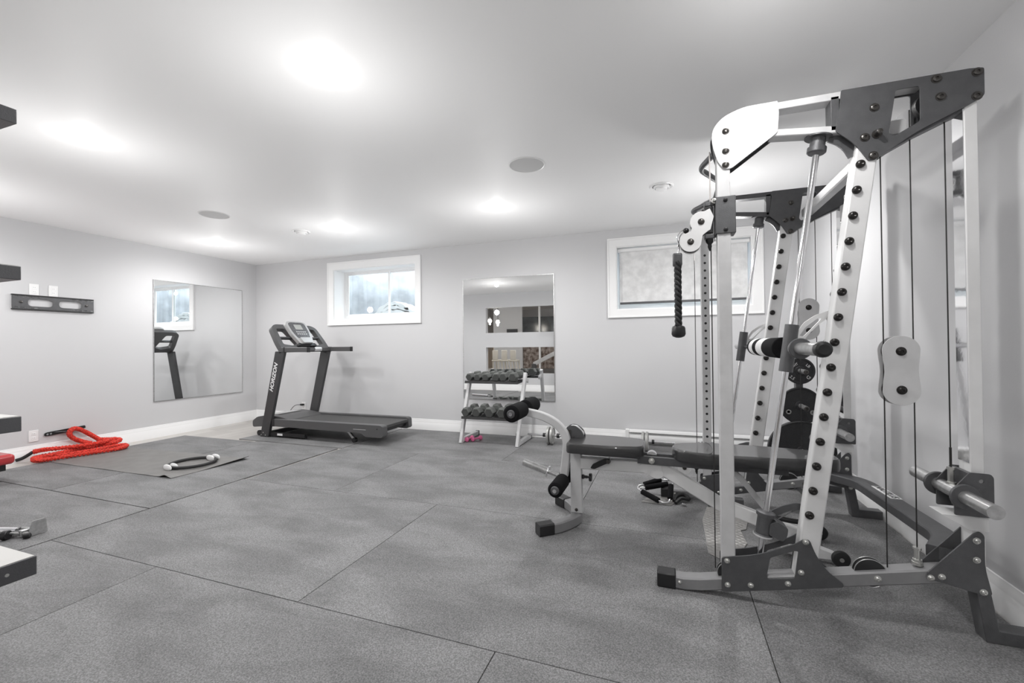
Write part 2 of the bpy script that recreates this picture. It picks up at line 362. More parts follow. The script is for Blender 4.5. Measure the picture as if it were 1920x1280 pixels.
# roller blind in the right window
bl = thing('roller_blind', 'grey woven roller blind pulled down in the right-hand window', 'blind', (0.15, YB + .03, 2.2))
O_ = (0.15, YB + .03, 2.2)
b = obj('blind_fabric', box(nb(), -0.66, 0.66, 0.035, 0.037, -0.60, 0.0), 'blind', bl, smooth=False)
obj('roller_tube', tube(nb(), [(-.68, .03, 0.0), (.68, .03, 0.0)], .022), 'trim', bl)
obj('bottom_bar', box(nb(), -.66, .66, .028, .044, -.625, -.60), 'char', bl, bevel=.003)
bl.location = (0.15, YB + .03, 2.205)

# ------------------------------------------------------------------ floor mats
TILES = [  # x0, x1, y0, y1, label
 (-2.488, -0.607, 0.245, 1.467, 'large grey rubber floor mat at the front middle beside the lowest shelf'),
 (-0.607, 1.262, 0.245, 1.467, 'grey rubber floor mat at the bottom right, nearest to the camera'),
 (-3.432, -2.488, 0.245, 1.467, 'grey rubber floor mat beneath the shelf unit at the lower left edge'),
 (-3.432, -1.548, 1.467, 2.69, 'large bare grey rubber floor mat in the centre left of the room'),
 (-1.548, 0.337, 1.467, 2.69, 'grey rubber floor mat under the curved front foot of the bench'),
 (0.337, 1.262, 1.467, 2.69, 'grey rubber floor mat under the near rear leg of the smith machine'),
 (-3.40, -2.462, 2.69, 3.912, 'grey rubber floor mat just in front of the treadmill deck end'),
 (-2.462, -0.585, 2.69, 3.912, 'grey rubber floor mat between the bench and the dumbbell rack'),
 (-0.585, 1.262, 2.69, 3.912, 'grey rubber floor mat under the far side of the smith machine'),
 (-3.40, -1.532, 3.912, 5.03, 'grey rubber floor mat under the treadmill end and dumbbell rack'),
 (-1.532, 0.337, 3.912, 5.03, 'grey rubber floor mat under the grey plated barbell by the wall'),
 (0.337, 1.262, 3.912, 5.03, 'grey rubber floor mat in the back right corner behind the weight tree'),
 (-5.00, -3.412, 3.86, 5.02, 'grey rubber floor mat under the treadmill uprights in the back left'),
 (-4.662, -3.444, 1.987, 3.83, 'grey rubber floor mat under the right end of the yoga mat'),
 (-5.885, -4.668, 1.987, 3.80, 'grey rubber floor mat under the red rope and the yoga mat'),
 (-5.36, -3.444, 0.14, 1.981, 'grey rubber floor mat under the loose chrome bar at the left edge'),
]
for x0, x1, y0, y1, lab in TILES:
    g = 0.0016
    tag(obj('rubber_floor_mat', box(nb(), x0 + g, x1 - g, y0 + g, y1 - g, -0.0118, 0), 'tile', bevel=0.0015, off=((x0 + x1) / 2, (y0 + y1) / 2, -0.012)), lab, 'floor mat', 'rubber floor mats')

# ------------------------------------------------------------------ ceiling fittings
DL = ['recessed ceiling downlight out of view beyond the front left corner', 'recessed ceiling downlight at the upper left of the photo, second from the left edge',
      'large bright recessed downlight at the top centre, nearest the camera', 'recessed ceiling downlight above the near side of the smith machine',
      'recessed ceiling downlight in the far back left corner', 'recessed ceiling downlight above the treadmill by the left window',
      'recessed ceiling downlight in front of the tall wall mirror', 'recessed ceiling downlight behind the top of the smith machine']
for k, (x, y) in enumerate(DOWNLIGHTS):
    t = thing('downlight', DL[k], 'ceiling light', (x, y, H), 'recessed ceiling downlights')
    obj('light_trim', lathe(nb(), (0, 0, 0), (0, 0, -1), [(0, .048), (.0, .060), (.0015, .060), (.003, .050), (.001, .046)], 32), 'trim', t)
    obj('lens', lathe(nb(), (0, 0, 0), (0, 0, -1), [(0, .050), (.012, .047), (.020, .034), (.023, .001)], 32), 'lamp', t)
    lamps(t, *((0.6, 0.4, 0.4) if k == 3 else (1.0, 1.0, 0.62)))
for (x, y, lab) in ((-4.194, 2.99, 'flat round grey mesh ceiling speaker at the left, above the yoga mat'), (-0.951, 2.99, 'flat round grey mesh ceiling speaker near the centre right of the ceiling')):
    t = thing('ceiling_speaker', lab, 'speaker', (x, y, H), 'ceiling speakers')
    obj('speaker_rim', lathe(nb(), (0, 0, 0), (0, 0, -1), [(0, .134), (.004, .134), (.006, .129), (.004, .124), (0, .124)], 40), 'trim', t)
    obj('grille', lathe(nb(), (0, 0, 0), (0, 0, -1), [(0, .124), (.003, .123), (.005, .07), (.006, .001)], 40), 'speaker', t)
for (x, y, lab) in ((-3.90, 3.78, 'round white ceiling vent left of the treadmill downlight'), (-0.03, 3.80, 'round white ceiling vent left of the smith machine top')):
    t = thing('ceiling_vent', lab, 'vent', (x, y, H), 'round ceiling vents')
    obj('vent_rim', lathe(nb(), (0, 0, 0), (0, 0, -1), [(0, .095), (.006, .095), (.012, .088), (.004, .072), (0, .07)], 40), 'trim', t)
    obj('vent_cone', lathe(nb(), (0, 0, 0), (0, 0, -1), [(.004, .066), (.020, .064), (.024, .058), (.016, .050), (.018, .046), (.032, .044), (.036, .036), (.037, .001)], 40), 'trim', t)

# ------------------------------------------------------------------ mirrors, mount, outlets, heater
t = thing('wall_mirror', 'tall frameless mirror on the back wall behind the dumbbell rack', 'mirror', (-1.889, YB, 1.2))
obj('mirror_glass', box(nb(), -.604, .604, -.012, -.002, -.757, .775), 'mirror', t, smooth=False)
obj('mirror_edge', pxz(nb(), rect(-.612, .612, -.765, .783), -.011, 0, [rect(-.6045, .6045, -.7575, .7755)]), 'steel', t)
t = thing('wall_mirror', 'wide frameless mirror on the left wall reflecting the treadmill', 'mirror', (XL, 4.205, 1.2))
obj('mirror_glass', box(nb(), .002, .012, -.600, .600, -.747, .800), 'mirror', t, smooth=False)
obj('mirror_edge', pyz(nb(), rect(-.608, .608, -.755, .808), 0, .011, [rect(-.6005, .6005, -.7475, .8005)]), 'steel', t)

t = thing('television_mount', 'black slotted steel television bracket on the left wall', 'wall mount', (XL, 2.66, 1.61))
def slot(cx, cz, w, h): return rpoly([(cx - w / 2, cz - h / 2), (cx + w / 2, cz - h / 2), (cx + w / 2, cz + h / 2), (cx - w / 2, cz + h / 2)], min(w, h) * .48, 4)
holes = [slot(-.115, 0, .19, .075), slot(.125, 0, .19, .075)]
for s in (-1, 1):
    for q in (-.30, -.25, -.20, -.145, .145, .20, .25, .30): holes.append(slot(q, s * .056, .038, .009))
obj('mount_plate', pyz(nb(), rpoly(rect(-.326, .326, -.066, .066), .006), .016, .019, holes), 'char', t)
obj('mount_lip', box(box(nb(), 0, .024, -.326, .326, .066, .078), 0, .024, -.326, .326, -.078, -.066), 'black', t, bevel=.002)
for y in (-.26, .26): obj('lag_bolt', lathe(nb(), (.019, y, 0), (1, 0, 0), [(0, .012), (.005, .012), (.007, .007), (.008, .001)]), 'bolt', t)

def outlet(x, y, z, axis, label):
    t = thing('wall_outlet', label, 'outlet', (x, y, z), 'white wall outlets')
    f = (lambda bm, a, b, c, d, h0, h1: box(bm, h0, h1, a, b, c, d)) if axis == 'x' else (lambda bm, a, b, c, d, h0, h1: box(bm, a, b, -h1, -h0, c, d))
    obj('cover_plate', f(nb(), -.037, .037, -.058, .058, 0, .006), 'white', t, bevel=.002)
    for z_ in (-.022, .022):
        s = obj('socket', f(nb(), -.016, .016, z_ - .014, z_ + .014, .006, .0085), 'trim', t, bevel=.001)
        for q in (-.006, .006): obj('socket_slot', f(nb(), q - .001, q + .001, z_ - .004, z_ + .006, .0083, .0088), 'black', s, smooth=False)
    return t
outlet(XL, 2.502, 1.747, 'x', 'left white wall outlet above the television bracket')
outlet(XL, 2.65, 1.747, 'x', 'right white wall outlet above the television bracket')
outlet(XL, 2.497, 0.236, 'x', 'white wall outlet above the baseboard beside the rope handle')
outlet(-5.19, YB, 0.235, 'y', 'white wall outlet behind the treadmill with a plug in it')
t = thing('power_cord', 'black plug and cord running from the back wall outlet to the treadmill', 'cord', (0, 0, 0))
obj('plug', box(nb(), -5.22, -5.17, YB - .05, YB - .009, .245, .272), 'black', t, bevel=.006)
obj('cord', tube(nb(), spline([(-5.2, YB - .05, .258), (-5.27, YB - .09, .25), (-5.33, YB - .12, .17), (-5.32, YB - .15, .05), (-5.15, 4.86, .008), (-4.98, 4.75, .008), (-4.95, 4.6, .06)]), .004), 'black', t)

t = thing('baseboard_heater', 'long low white baseboard heater along the right part of the back wall', 'heater', (0, 0, 0))
bm = nb(); prof = [(-.0, .03), (-.060, .03), (-.068, .045), (-.068, .105), (-.060, .118), (-.060, .124), (-.072, .140), (-.066, .158), (0, .162)]
loft(bm, [[Vector((x, YB - .016 + d, z)) for d, z in prof] for x in (-.45, 1.20)]); obj('heater_case', bm, 'white', t)
obj('heater_slot', box(nb(), -.40, 1.18, YB - .090, YB - .083, .128, .138), 'steel', t)
for x in (-.45, 1.17): obj('end_cap', box(nb(), x - .004, x + .034, YB - .092, YB - .0165, .026, .166), 'white', t, bevel=.003)

# ------------------------------------------------------------------ smith machine
SM = thing('smith_machine', 'large silver and charcoal smith machine with cable pulleys standing by the right wall', 'exercise machine', (0.6, 2.75, 0))
SO = Vector((0.6, 2.75, 0))
def sm(name, bm, m_, bevel=0, **k):
    bmesh.ops.translate(bm, verts=bm.verts[:], vec=-SO); return obj(name, bm, m_, SM, bevel=bevel, **k)
def bolt_at(x, y, z, r=.012, m_='bolt', parent=None, dirn=-1, nm='bolt'):
    bm = lathe(nb(), (x, y, z), (0, dirn, 0), [(-.001, r * 1.25), (.0015, r * 1.25), (.002, r), (.006, r * .92), (.0085, r * .6), (.009, r * .38), (.006, r * .36), (.006, .0005)], 18)
    return sm(nm, bm, m_)
def upx(z): return .676 + (z - 1.503) * .1345
def smith_side(Y0, far):
    a, b, p = Y0 + .006, Y0 + .070, Y0 + .076     # tube faces, back plate face
    fx = .015 if far else 0.0
    # front post
    sm('front_post', box(nb(), .216 + fx, .270 + fx, a, b, .03, 1.98), 'silver', bevel=.004)
    if far:
        for z in [1.75 - .0545 * k for k in range(25)]:
            pass
        bm = nb()
        for z in [1.745 - .0535 * k for k in range(25)]: lathe(bm, (.243 + fx, a, z), (0, -1, 0), [(-.001, .0085), (.0006, .0085), (.0008, .0005)], 14)
        sm('adjustment_holes', bm, 'black')
    # angled upright
    bm = nb(); z0, z1 = .10, 1.955
    pxz(bm, [(upx(z0), z0), (upx(z0) + .075, z0), (upx(z1) + .075, z1), (upx(z1), z1)], a, b); sm('upright', bm, 'silver_light', bevel=.006)
    for k in range(15):
        z = 1.837 - .10243 * k; x = .741 - .01386 * k
        bm = lathe(nb(), (x, a, z), (0, -1, 0), [(-.001, .016), (.004, .0165), (.010, .0155), (.014, .012), (.016, .007), (.0145, .0045), (.012, .0005)], 20)
        sm('hook_peg', bm, 'pin')
        bm = lathe(nb(), (x, b, z), (0, 1, 0), [(-.001, .016), (.012, .0165), (.022, .0155), (.028, .011), (.029, .0005)], 20)
        sm('hook_peg', bm, 'pin')
    # rear post with a polished face on the inside
    sm('rear_post', box(nb(), 1.066, 1.106, a, Y0 + .078, .24, 2.10), 'silver_light', bevel=.003)
    sm('polished_guide_strip', box(nb(), 1.0635, 1.0665, a + .003, Y0 + .075, .66, 2.0), 'polish', smooth=False)
    # top: front gusset plates, the shade between them painted as a dark core
    g = rpoly([(.245, 1.889), (.221, 1.925), (.198, 2.005), (.198, 2.07), (.239, 2.119), (.32, 2.150), (.455, 2.150), (.459, 2.10), (.453, 2.016), (.275, 1.889)], [.012, .01, .03, .03, .04, .04, .006, .006, .012, .012])
    sm('front_gusset', pxz(nb(), g, Y0, a), 'silver', bevel=.001)
    sm('front_gusset', pxz(nb(), g, b, p), 'char')
    core = rpoly([(.243, 1.91), (.215, 1.95), (.205, 2.005), (.205, 2.065), (.243, 2.112), (.32, 2.143), (.448, 2.144), (.448, 2.03), (.28, 1.905)], .01)
    sm('gusset_core', pxz(nb(), core, a, b), 'char')
    for x, z in ((.254, 2.056), (.253, 1.968), (.252, 1.907)): bolt_at(x, Y0, z, .012)
    # top rails
    rail = 'char' if far else 'silver'
    sm('top_rail', box(nb(), .45, .95, a, b, 2.116, 2.147), rail, bevel=.003)
    bm = nb(); bar(bm, [(.43, (a + b) / 2, 2.020), (.70, (a + b) / 2, 1.990)], b - a, .03, (0, 0, 1)); sm('top_rail', bm, rail)
    sm('rail_strut', box(nb(), .645, .675, a, b, 1.99, 2.13), 'char', bevel=.002)
    # rear top plate
    pl = rpoly([(.68, 2.147), (1.082, 2.145), (1.124, 2.140), (1.124, 2.035), (1.078, 2.008), (.923, 1.936), (.787, 1.846), (.765, 1.848), (.725, 1.919), (.658, 1.984), (.672, 2.06)], [.004, .004, .008, .012, .02, .04, .006, .006, .04, .01, .02])
    hl = rpoly([(.858, 2.112), (.934, 2.112), (.934, 1.975), (.846, 1.928), (.834, 1.944), (.848, 2.04)], .012)
    sm('top_plate', pxz(nb(), pl, Y0, a, [hl]), 'char', bevel=.0008)
    sm('top_plate', pxz(nb(), pl, b, p, [hl]), 'char')
    for x, z in ((1.104, 2.126), (1.102, 2.037), (.984, 2.127), (.996, 2.056), (.789, 2.055), (.756, 1.941), (.783, 1.864)): bolt_at(x, Y0, z, .0135)
    bm = lathe(nb(), (.795, Y0, 1.947), (0, -1, 0), [(-.002, .017), (.003, .017), (.003, .011), (.03, .010), (.032, .006), (.033, .0005)]); sm('bolt', bm, 'bolt')
    bm = nb(); bar(bm, [(.80, (a + b) / 2, 1.872), (.93, (a + b) / 2, 1.942), (1.066, (a + b) / 2, 2.003)], b - a - .008, .022, (0, 0, 1)); sm('brace', bm, 'char')
    bm = nb(); bar(bm, spline([(.655, (a + b) / 2, 1.985), (.69, (a + b) / 2, 1.963), (.72, (a + b) / 2, 1.93), (.74, (a + b) / 2, 1.89)], 4), b - a - .004, .012, (0, 1, 0)); sm('brace', bm, 'char')
    # top pulleys inside the plate
    for px, pz in ((.975, 2.045), (.775, 2.02)):
        bm = lathe(nb(), (px, Y0 + .024, pz), (0, 1, 0), [(0, .046), (.003, .05), (.007, .043), (.015, .043), (.019, .05), (.022, .046)], 28); sm('pulley', bm, 'black')
    # base: beam, foot cap, plates
    yc = (a + b) / 2
    bm = nb(); bar(bm, [(-.01, yc, .031), (.06, yc, .029), (.13, yc, .038), (.208, yc, .055), (.633, yc, .145), (1.10, yc, .249)], b - a, .056, (0, 0, 1)); sm('base_beam', bm, 'midgrey')
    sm('foot_cap', box(nb(), -.058, .024, a - .004, b + .004, 0, .066), 'black', bevel=.006)
    bp = rpoly([(.213, .026), (.213, .178), (.361, .212), (.495, .278), (.526, .302), (.546, .300), (.567, .241), (.60, .187), (.66, .14), (.66, .126), (.461, .080)], [.008, .012, .06, .06, .015, .015, .04, .06, .01, .01, .05])
    bh = rpoly([(.401, .205), (.491, .248), (.505, .248), (.490, .133), (.389, .113), (.388, .13)], .008)
    sm('base_plate', pxz(nb(), bp, Y0, a, [bh]), 'char', bevel=.0008)
    sm('base_plate', pxz(nb(), bp, b, p, [bh]), 'char')
    for x, z in ((.235, .167), (.531, .291), (.513, .162), (.236, .062), (.326, .076), (.465, .107)): bolt_at(x, Y0, z, .0095, 'zinc')
    bolt_at(.040, a, .036, .007, 'zinc'); bolt_at(.775, a, .178, .0105, 'zinc')
    # base pulleys
    for px, pz, r in ((.760, .188, .056), (.243, .100, .046)):
        bm = nb()
        for yy in (yc - .012, yc + .002): lathe(bm, (px, yy, pz), (0, 1, 0), [(0, r - .004), (.002, r), (.004, r - .002), (.005, r - .008), (.006, r - .008), (.008, r - .002), (.010, r)], 32)
        sm('pulley', bm, 'black')
        for yy in (yc - .0125, yc + .0105): sm('rim_highlight', tube(nb(), [(px + math.cos(2 * PI * k / 40) * (r - .001), yy + .001, pz + math.sin(2 * PI * k / 40) * (r - .001)) for k in range(40)], .0016, 6, closed=True), 'steel')  # pale ring stands in for the highlight on the pulley's edge
    sm('pulley_slot', box(nb(), .675, .845, yc - .016, yc + .016, .175, .1765), 'black')
    # rear gusset and kicked leg
    rg = rpoly([(.930, .232), (1.068, .400), (1.088, .410), (1.099, .396), (1.099, .277), (1.118, .184), (1.110, .172), (1.008, .193), (.933, .210)], [.006, .02, .01, .012, .03, .006, .008, .04, .006])
    sm('rear_gusset', pxz(nb(), rg, Y0, a), 'char', bevel=.0008); sm('rear_gusset', pxz(nb(), rg, b, p), 'char')
    for x, z in ((1.076, .375), (1.075, .303), (.972, .223), (.939, .214), (1.093, .187)): bolt_at(x, Y0, z, .0095, 'zinc')
    lg = [(1.072, .215), (1.114, .215), (1.141, .050), (1.262, .050), (1.262, 0), (1.102, 0)]
    sm('rear_leg', pxz(nb(), lg, a, b), 'char', bevel=.004)
    # guide rod with its top collar
    def rx(z): return .372 + (z - .214) * .1345
    ym = Y0 + .040
    bm = cyl(nb(), (rx(.13), ym, .13), (rx(1.96), ym, 1.96), .0125, 24); sm('guide_rod', bm, 'chrome')
    bm = lathe(nb(), (rx(1.985), ym, 1.985), (-.133, 0, -.991), [(0, .05), (.006, .05), (.006, .028), (.045, .028), (.045, .035), (.065, .035), (.070, .03), (.071, .013)]); sm('rod_collar', bm, 'char')
    # safety stop near the bottom of the rod
    ax = Vector((.133, 0, .991)); c0 = Vector((rx(.283), ym, .283))
    bm = lathe(nb(), c0, ax, [(0, .034), (.006, .037), (.010, .034), (.010, .030), (.088, .030), (.088, .036), (.102, .037), (.104, .034), (.104, .013)]); sm('safety_collar', bm, 'char')
    bm = nb(); cyl(bm, c0 - ax * .001, c0 + ax * .005, .038, 28); sm('collar_ring', bm, 'silver')
    bm = pxz(nb(), rpoly([(.405, .345), (.432, .358), (.472, .333), (.468, .30), (.452, .275), (.40, .297)], .008), ym - .030, ym + .030); sm('stop_bracket', bm, 'char', bevel=.002)
    arm = rpoly([(.395, .355), (.429, .384), (.469, .408), (.515, .424), (.575, .424), (.590, .412), (.580, .398), (.55, .402), (.52, .394), (.48, .37), (.435, .33)], .008)
    ah = rpoly([(.436, .352), (.452, .366), (.504, .394), (.500, .382), (.462, .356), (.444, .343)], .003)
    sm('safety_hook', pxz(nb(), arm, b + .006, b + .014, [ah]), 'char')
    # linear bearing sleeve carrying the bar, and its lock hook
    c1 = Vector((rx(.996), ym, .996)) + Vector((.0, 0, 0))
    bm = cyl(nb(), c1, c1 + ax * .203, .0265, 28); sm('bearing_sleeve', bm, 'char')
    hk = rpoly([(.520, 1.098), (.524, 1.150), (.556, 1.205), (.600, 1.238), (.655, 1.258), (.684, 1.252), (.692, 1.232), (.682, 1.222), (.672, 1.236), (.655, 1.232), (.610, 1.196), (.568, 1.148), (.545, 1.105)], .012)
    hh = rpoly([(.540, 1.150), (.562, 1.186), (.606, 1.222), (.625, 1.226), (.590, 1.185), (.556, 1.148)], .004)
    yy = b + .010
    sm('lock_hook', pxz(nb(), hk, yy, yy + .008, [hh]), 'silver_light')
    # rear weight carriage: U bracket on the rear post, peg across it
    br = rpoly([(1.004, .470), (1.004, .570), (1.050, .632), (1.110, .630), (1.118, .618), (1.118, .470)], .006)
    hole = circle(1.083, .602, .0075, 14)
    zc = -.03
    for y_ in (Y0 - .020, Y0 + .094): sm('carriage_plate', pxz(nb(), br, y_, y_ + .005, [hole]), 'char', bevel=.0008)
    sm('carriage_body', box(nb(), 1.048, 1.0625, Y0 - .018, Y0 + .096, .475, .629), 'char', bevel=.002)
    y0 = 1.895 if not far else 3.11; y1 = 2.385 if not far else 3.60
    bm = nb(); cyl(bm, (1.022, y0, .548), (1.022, y1, .548), .0245, 28); sm('weight_peg', bm, 'steel')
    for yq in (Y0 - .055, Y0 + .115):
        bm = lathe(nb(), (1.022, yq, .548), (0, 1, 0), [(0, .026), (0, .044), (.004, .046), (.010, .046), (.012, .043), (.018, .041), (.018, .026)], 32); sm('peg_collar', bm, 'char')
    bm = lathe(nb(), (1.024, ym, .570), (0, 0, 1), [(0, .016), (.008, .016), (.008, .010), (.055, .010), (.055, .013), (.065, .013), (.066, .003)], 6); sm('cable_bolt', bm, 'zinc')
    # foam stop under the carriage
    st = rpoly([(.975, .462), (1.112, .462), (1.112, .412), (1.058, .412)], .003)
    sm('stop_block', pxz(nb(), st, Y0 + .0, Y0 + .09), 'silver_light', bevel=.002)
    # floating double pulley block
    dz = 0 if not far else .27
    cx = .868 if not far else .885
    pts = []
    for k in range(40):
        a_ = 2 * PI * k / 40; r_ = .062
        x = math.cos(a_); z = math.sin(a_); zz = .077 * (1 if z > 0 else -1) + z * r_ * .98
        pts.append((cx + x * (r_ - (.0)), 1.0055 + dz + zz))
    waist = lambda x, z: (cx + (x - cx) * (1 - .13 * math.exp(-((z - 1.0055 - dz) / .05) ** 2)), z)
    outl = []
    for i in range(len(pts)):
        p0, p1 = pts[i], pts[(i + 1) % len(pts)]; n = 6 if abs(p1[1] - p0[1]) > .05 else 1
        for k in range(n): outl.append(waist(p0[0] + (p1[0] - p0[0]) * k / n, p0[1] + (p1[1] - p0[1]) * k / n))
    for y_ in (ym - .022, ym + .018): sm('block_plate', pxz(nb(), outl, y_, y_ + .004), 'silver', bevel=.0008)
    for z in (1.082, .929):
        bm = lathe(nb(), (cx, ym - .014, z + dz), (0, 1, 0), [(0, .052), (.004, .053), (.010, .047), (.018, .047), (.024, .053), (.028, .052)], 28); sm('pulley', bm, 'black')
        bolt_at(cx, ym - .022, z + dz, .014, 'pin')
    # cables
    for x, z0, z1 in ((cx - .048, .19, 2.0), (cx + .048, .30, 2.04), (1.024, .63, 2.05), (.192, .11, 1.99)):
        bm = cyl(nb(), (x, ym, z0), (x, ym, z1), .0024, 8); sm('cable', bm, 'cable')
    bm = cyl(nb(), (1.024, ym, .63), (1.024, ym, .71), .0042, 8); sm('cable_sheath', bm, 'cable')
    bm = cyl(nb(), (.1915, ym, 1.72), (.1915, ym, 1.99), .0032, 8); sm('cable_sheath', bm, 'cable_w')
    bm = lathe(nb(), (cx + .048, ym, .242), (0, 0, 1), [(0, .018), (.012, .018), (.013, .015), (.022, .015), (.022, .010), (.060, .010), (.060, .014), (.068, .014), (.069, .004)], 12); sm('cable_bolt', bm, 'zinc')
    # swivel pulley carriage on the front post
    dz = 0 if not far else -1.36
    def S(z): return z + dz
    bm = box(nb(), .209 + fx, .290 + fx, Y0 - .001, Y0 + .005, S(1.606), S(1.770)); box(bm, .209 + fx, .2145 + fx, Y0, Y0 + .076, S(1.606), S(1.770)); box(bm, .2715 + fx, .29 + fx, Y0, Y0 + .076, S(1.606), S(1.770)); box(bm, .209 + fx, .29 + fx, Y0 + .071, Y0 + .077, S(1.606), S(1.770))
    sm('post_sleeve', bm, 'char', bevel=.003)
    for z in (1.752, 1.622): bolt_at(.249 + fx, Y0 - .001, S(z), .0075, 'black')
    sm('hinge_block', box(nb(), .165, .208, ym - .020, ym + .020, S(1.738), S(1.762)), 'char', bevel=.005); bm = nb(); box(bm, .165, .208, ym - .020, ym + .020, S(1.592), S(1.614)); sm('hinge_block', bm, 'char', bevel=.005)
    bm = cyl(nb(), (.203, ym - .012, S(1.58)), (.203, ym - .012, S(1.775)), .005, 10); sm('hinge_pin', bm, 'chrome')
    bm = lathe(nb(), (.205, ym - .02, S(1.757)), (0, -1, 0), [(0, .012), (.012, .012), (.012, .006), (.03, .006), (.031, .001)], 12); sm('hinge_nut', bm, 'zinc')
    bm = lathe(nb(), (.187, ym, S(1.592)), (0, 0, -1), [(0, .018), (.012, .016), (.022, .008), (.034, .009), (.044, .005), (.052, .002)], 14); sm('cable_guide', bm, 'black')
    c_a, c_b = (.151, 1.671), (.106, 1.584)
    ol = []
    for k in range(11): a_ = math.radians(75 + 12 * k * 1.15); ol.append((c_a[0] + math.cos(a_) * .047, c_a[1] + math.sin(a_) * .047))
    ol.append((.108, 1.632))
    for k in range(17): a_ = math.radians(128 + 13.2 * k); ol.append((c_b[0] + math.cos(a_) * .046, c_b[1] + math.sin(a_) * .046))
    ol += [(.157, 1.610), (.178, 1.626), (.189, 1.632), (.203, 1.69), (.187, 1.727)]
    ol = [(x, S(z)) for x, z in ol]
    for y_ in (ym - .026, ym + .022): sm('swivel_plate', pxz(nb(), ol, y_, y_ + .004), 'silver_light', bevel=.0008)
    sm('swivel_spine', box(nb(), .165, .200, ym - .022, ym + .022, S(1.618), S(1.738)), 'black', bevel=.003)
    for cx_, cz_ in (c_a, c_b):
        bm = lathe(nb(), (cx_, ym - .018, S(cz_)), (0, 1, 0), [(0, .042), (.005, .043), (.012, .036), (.024, .036), (.031, .043), (.036, .042)], 28); sm('pulley', bm, 'black')
        bolt_at(cx_, ym - .026, S(cz_), .0115)
    bm = nb(); bmesh.ops.create_uvsphere(bm, u_segments=18, v_segments=12, radius=.013, matrix=Matrix.Translation((.088, ym, S(1.642)))); sm('cable_stop_ball', bm, 'black')
smith_side(2.10, False); smith_side(3.33, True)
# bar across both sides
bm = cyl(nb(), (.510, 1.98, 1.096), (.510, 3.52, 1.096), .0145, 24); sm('smith_bar', bm, 'chrome')
for y0, y1 in ((1.79, 2.085), (3.42, 3.70)): sm('bar_sleeve', cyl(nb(), (.512, y0, 1.096), (.512, y1, 1.096), .0245, 28), 'steel')
sm('sleeve_end_cap', lathe(nb(), (.512, 1.768, 1.096), (0, 1, 0), [(0, .008), (-.001, .018), (.004, .026), (.014, .029), (.030, .029), (.030, .024)]), 'black')
sm('sleeve_flange', lathe(nb(), (.512, 2.050, 1.096), (0, 1, 0), [(0, .026), (0, .040), (.004, .043), (.010, .043), (.014, .040), (.014, .026)]), 'char')
sm('sleeve_flange', lathe(nb(), (.512, 2.075, 1.096), (0, 1, 0), [(0, .026), (0, .036), (.010, .038), (.014, .036), (.018, .026)]), 'silver')
# cross members
bm = nb(); bar(bm, [(.885, 2.15, 1.985), (.885, 3.36, 1.985)], .055, .055, (0, 0, 1)); sm('top_crossbeam', bm, 'silver')
pth = arc_path([(1.005, 2.165, .285), (1.095, 2.31, .285), (1.098, 3.17, .262), (1.01, 3.35, .245)], .14, 8)
bm = nb(); bar(bm, pth, .095, .050, (0, 0, 1)); sm('rear_crossbeam', bm, 'char')
def crz(y): return .311 - (y - 2.31) * .0267
bm = nb(); bar(bm, [(1.118, 2.80, crz(2.80)), (1.118, 3.03, crz(3.03))], .050, .003, (0, 0, 1)); sm('logo_plate', bm, 'paper')
text('logo_lettering', 'NAUTILUS', .046, 'carton', Matrix.Translation(-SO) @ basis((1.118, 2.915, crz(2.915) + .0022), (0, -1, .0267), (1, 0, 0)), SM, .0005, bold=.001)
pth = arc_path([(.235, 2.18, 2.015), (.165, 2.36, 2.0), (.285, 2.60, 2.0), (.285, 2.90, 2.0), (.165, 3.09, 2.0), (.235, 3.33, 2.015)], .05, 6)
sm('pull_up_bar', tube(nb(), pth, .0145, 16), 'char')

# ------------------------------------------------------------------ pad on the bar, triceps rope
t = thing('bar_pad', 'thick black and white banded foam pad around the smith machine bar', 'pad', (.510, 2.62, 1.096))
segs = [(-.31, -.06, 'foam'), (-.06, .10, 'white'), (.10, .20, 'foam'), (.20, .31, 'white'), (.31, .36, 'foam')]
for a, b, mm in segs: obj('pad_band', lathe(nb(), (0, a, 0), (0, 1, 0), [(0, .016), (0, .046), (.004, .050), (b - a - .004, .050), (b - a, .046), (b - a, .016)], 28), mm, t)
RX, RY = .050, 2.14
t = thing('triceps_rope', 'black twisted triceps rope hanging from the front swivel pulley', 'rope attachment', (RX, RY, 1.52))
bm = nb()
for s in range(3):
    for q in (-1, 1):
        path = []
        for k in range(60):
            f = k / 59; a = f * 2 * PI * 4.2 + s * 2 * PI / 3
            path.append((math.cos(a) * .0085, q * .011 + math.sin(a) * .0085 * 1.0, -.02 - f * .30))
        tube(bm, path, .0085, 8)
obj('twisted_rope', bm, 'rubber', t)
obj('rope_stopper', lathe(nb(), (0, 0, -.315), (0, 0, -1), [(0, .018), (.004, .026), (.012, .030), (.040, .031), (.050, .026), (.056, .012), (.057, .001)]), 'black', t)
obj('rope_ferrule', box(nb(), -.022, .020, -.020, .020, -.04, .020), 'char', t, bevel=.007)
bm = tube(nb(), spline([(-.0, 0, .012), (.008, 0, .05), (.0, 0, .095), (.02, 0, .125), (.037, 0, .125), (.012, 0, .10), (.002, 0, .05)], 6), .0025, 8); obj('carabiner', bm, 'chrome', t)

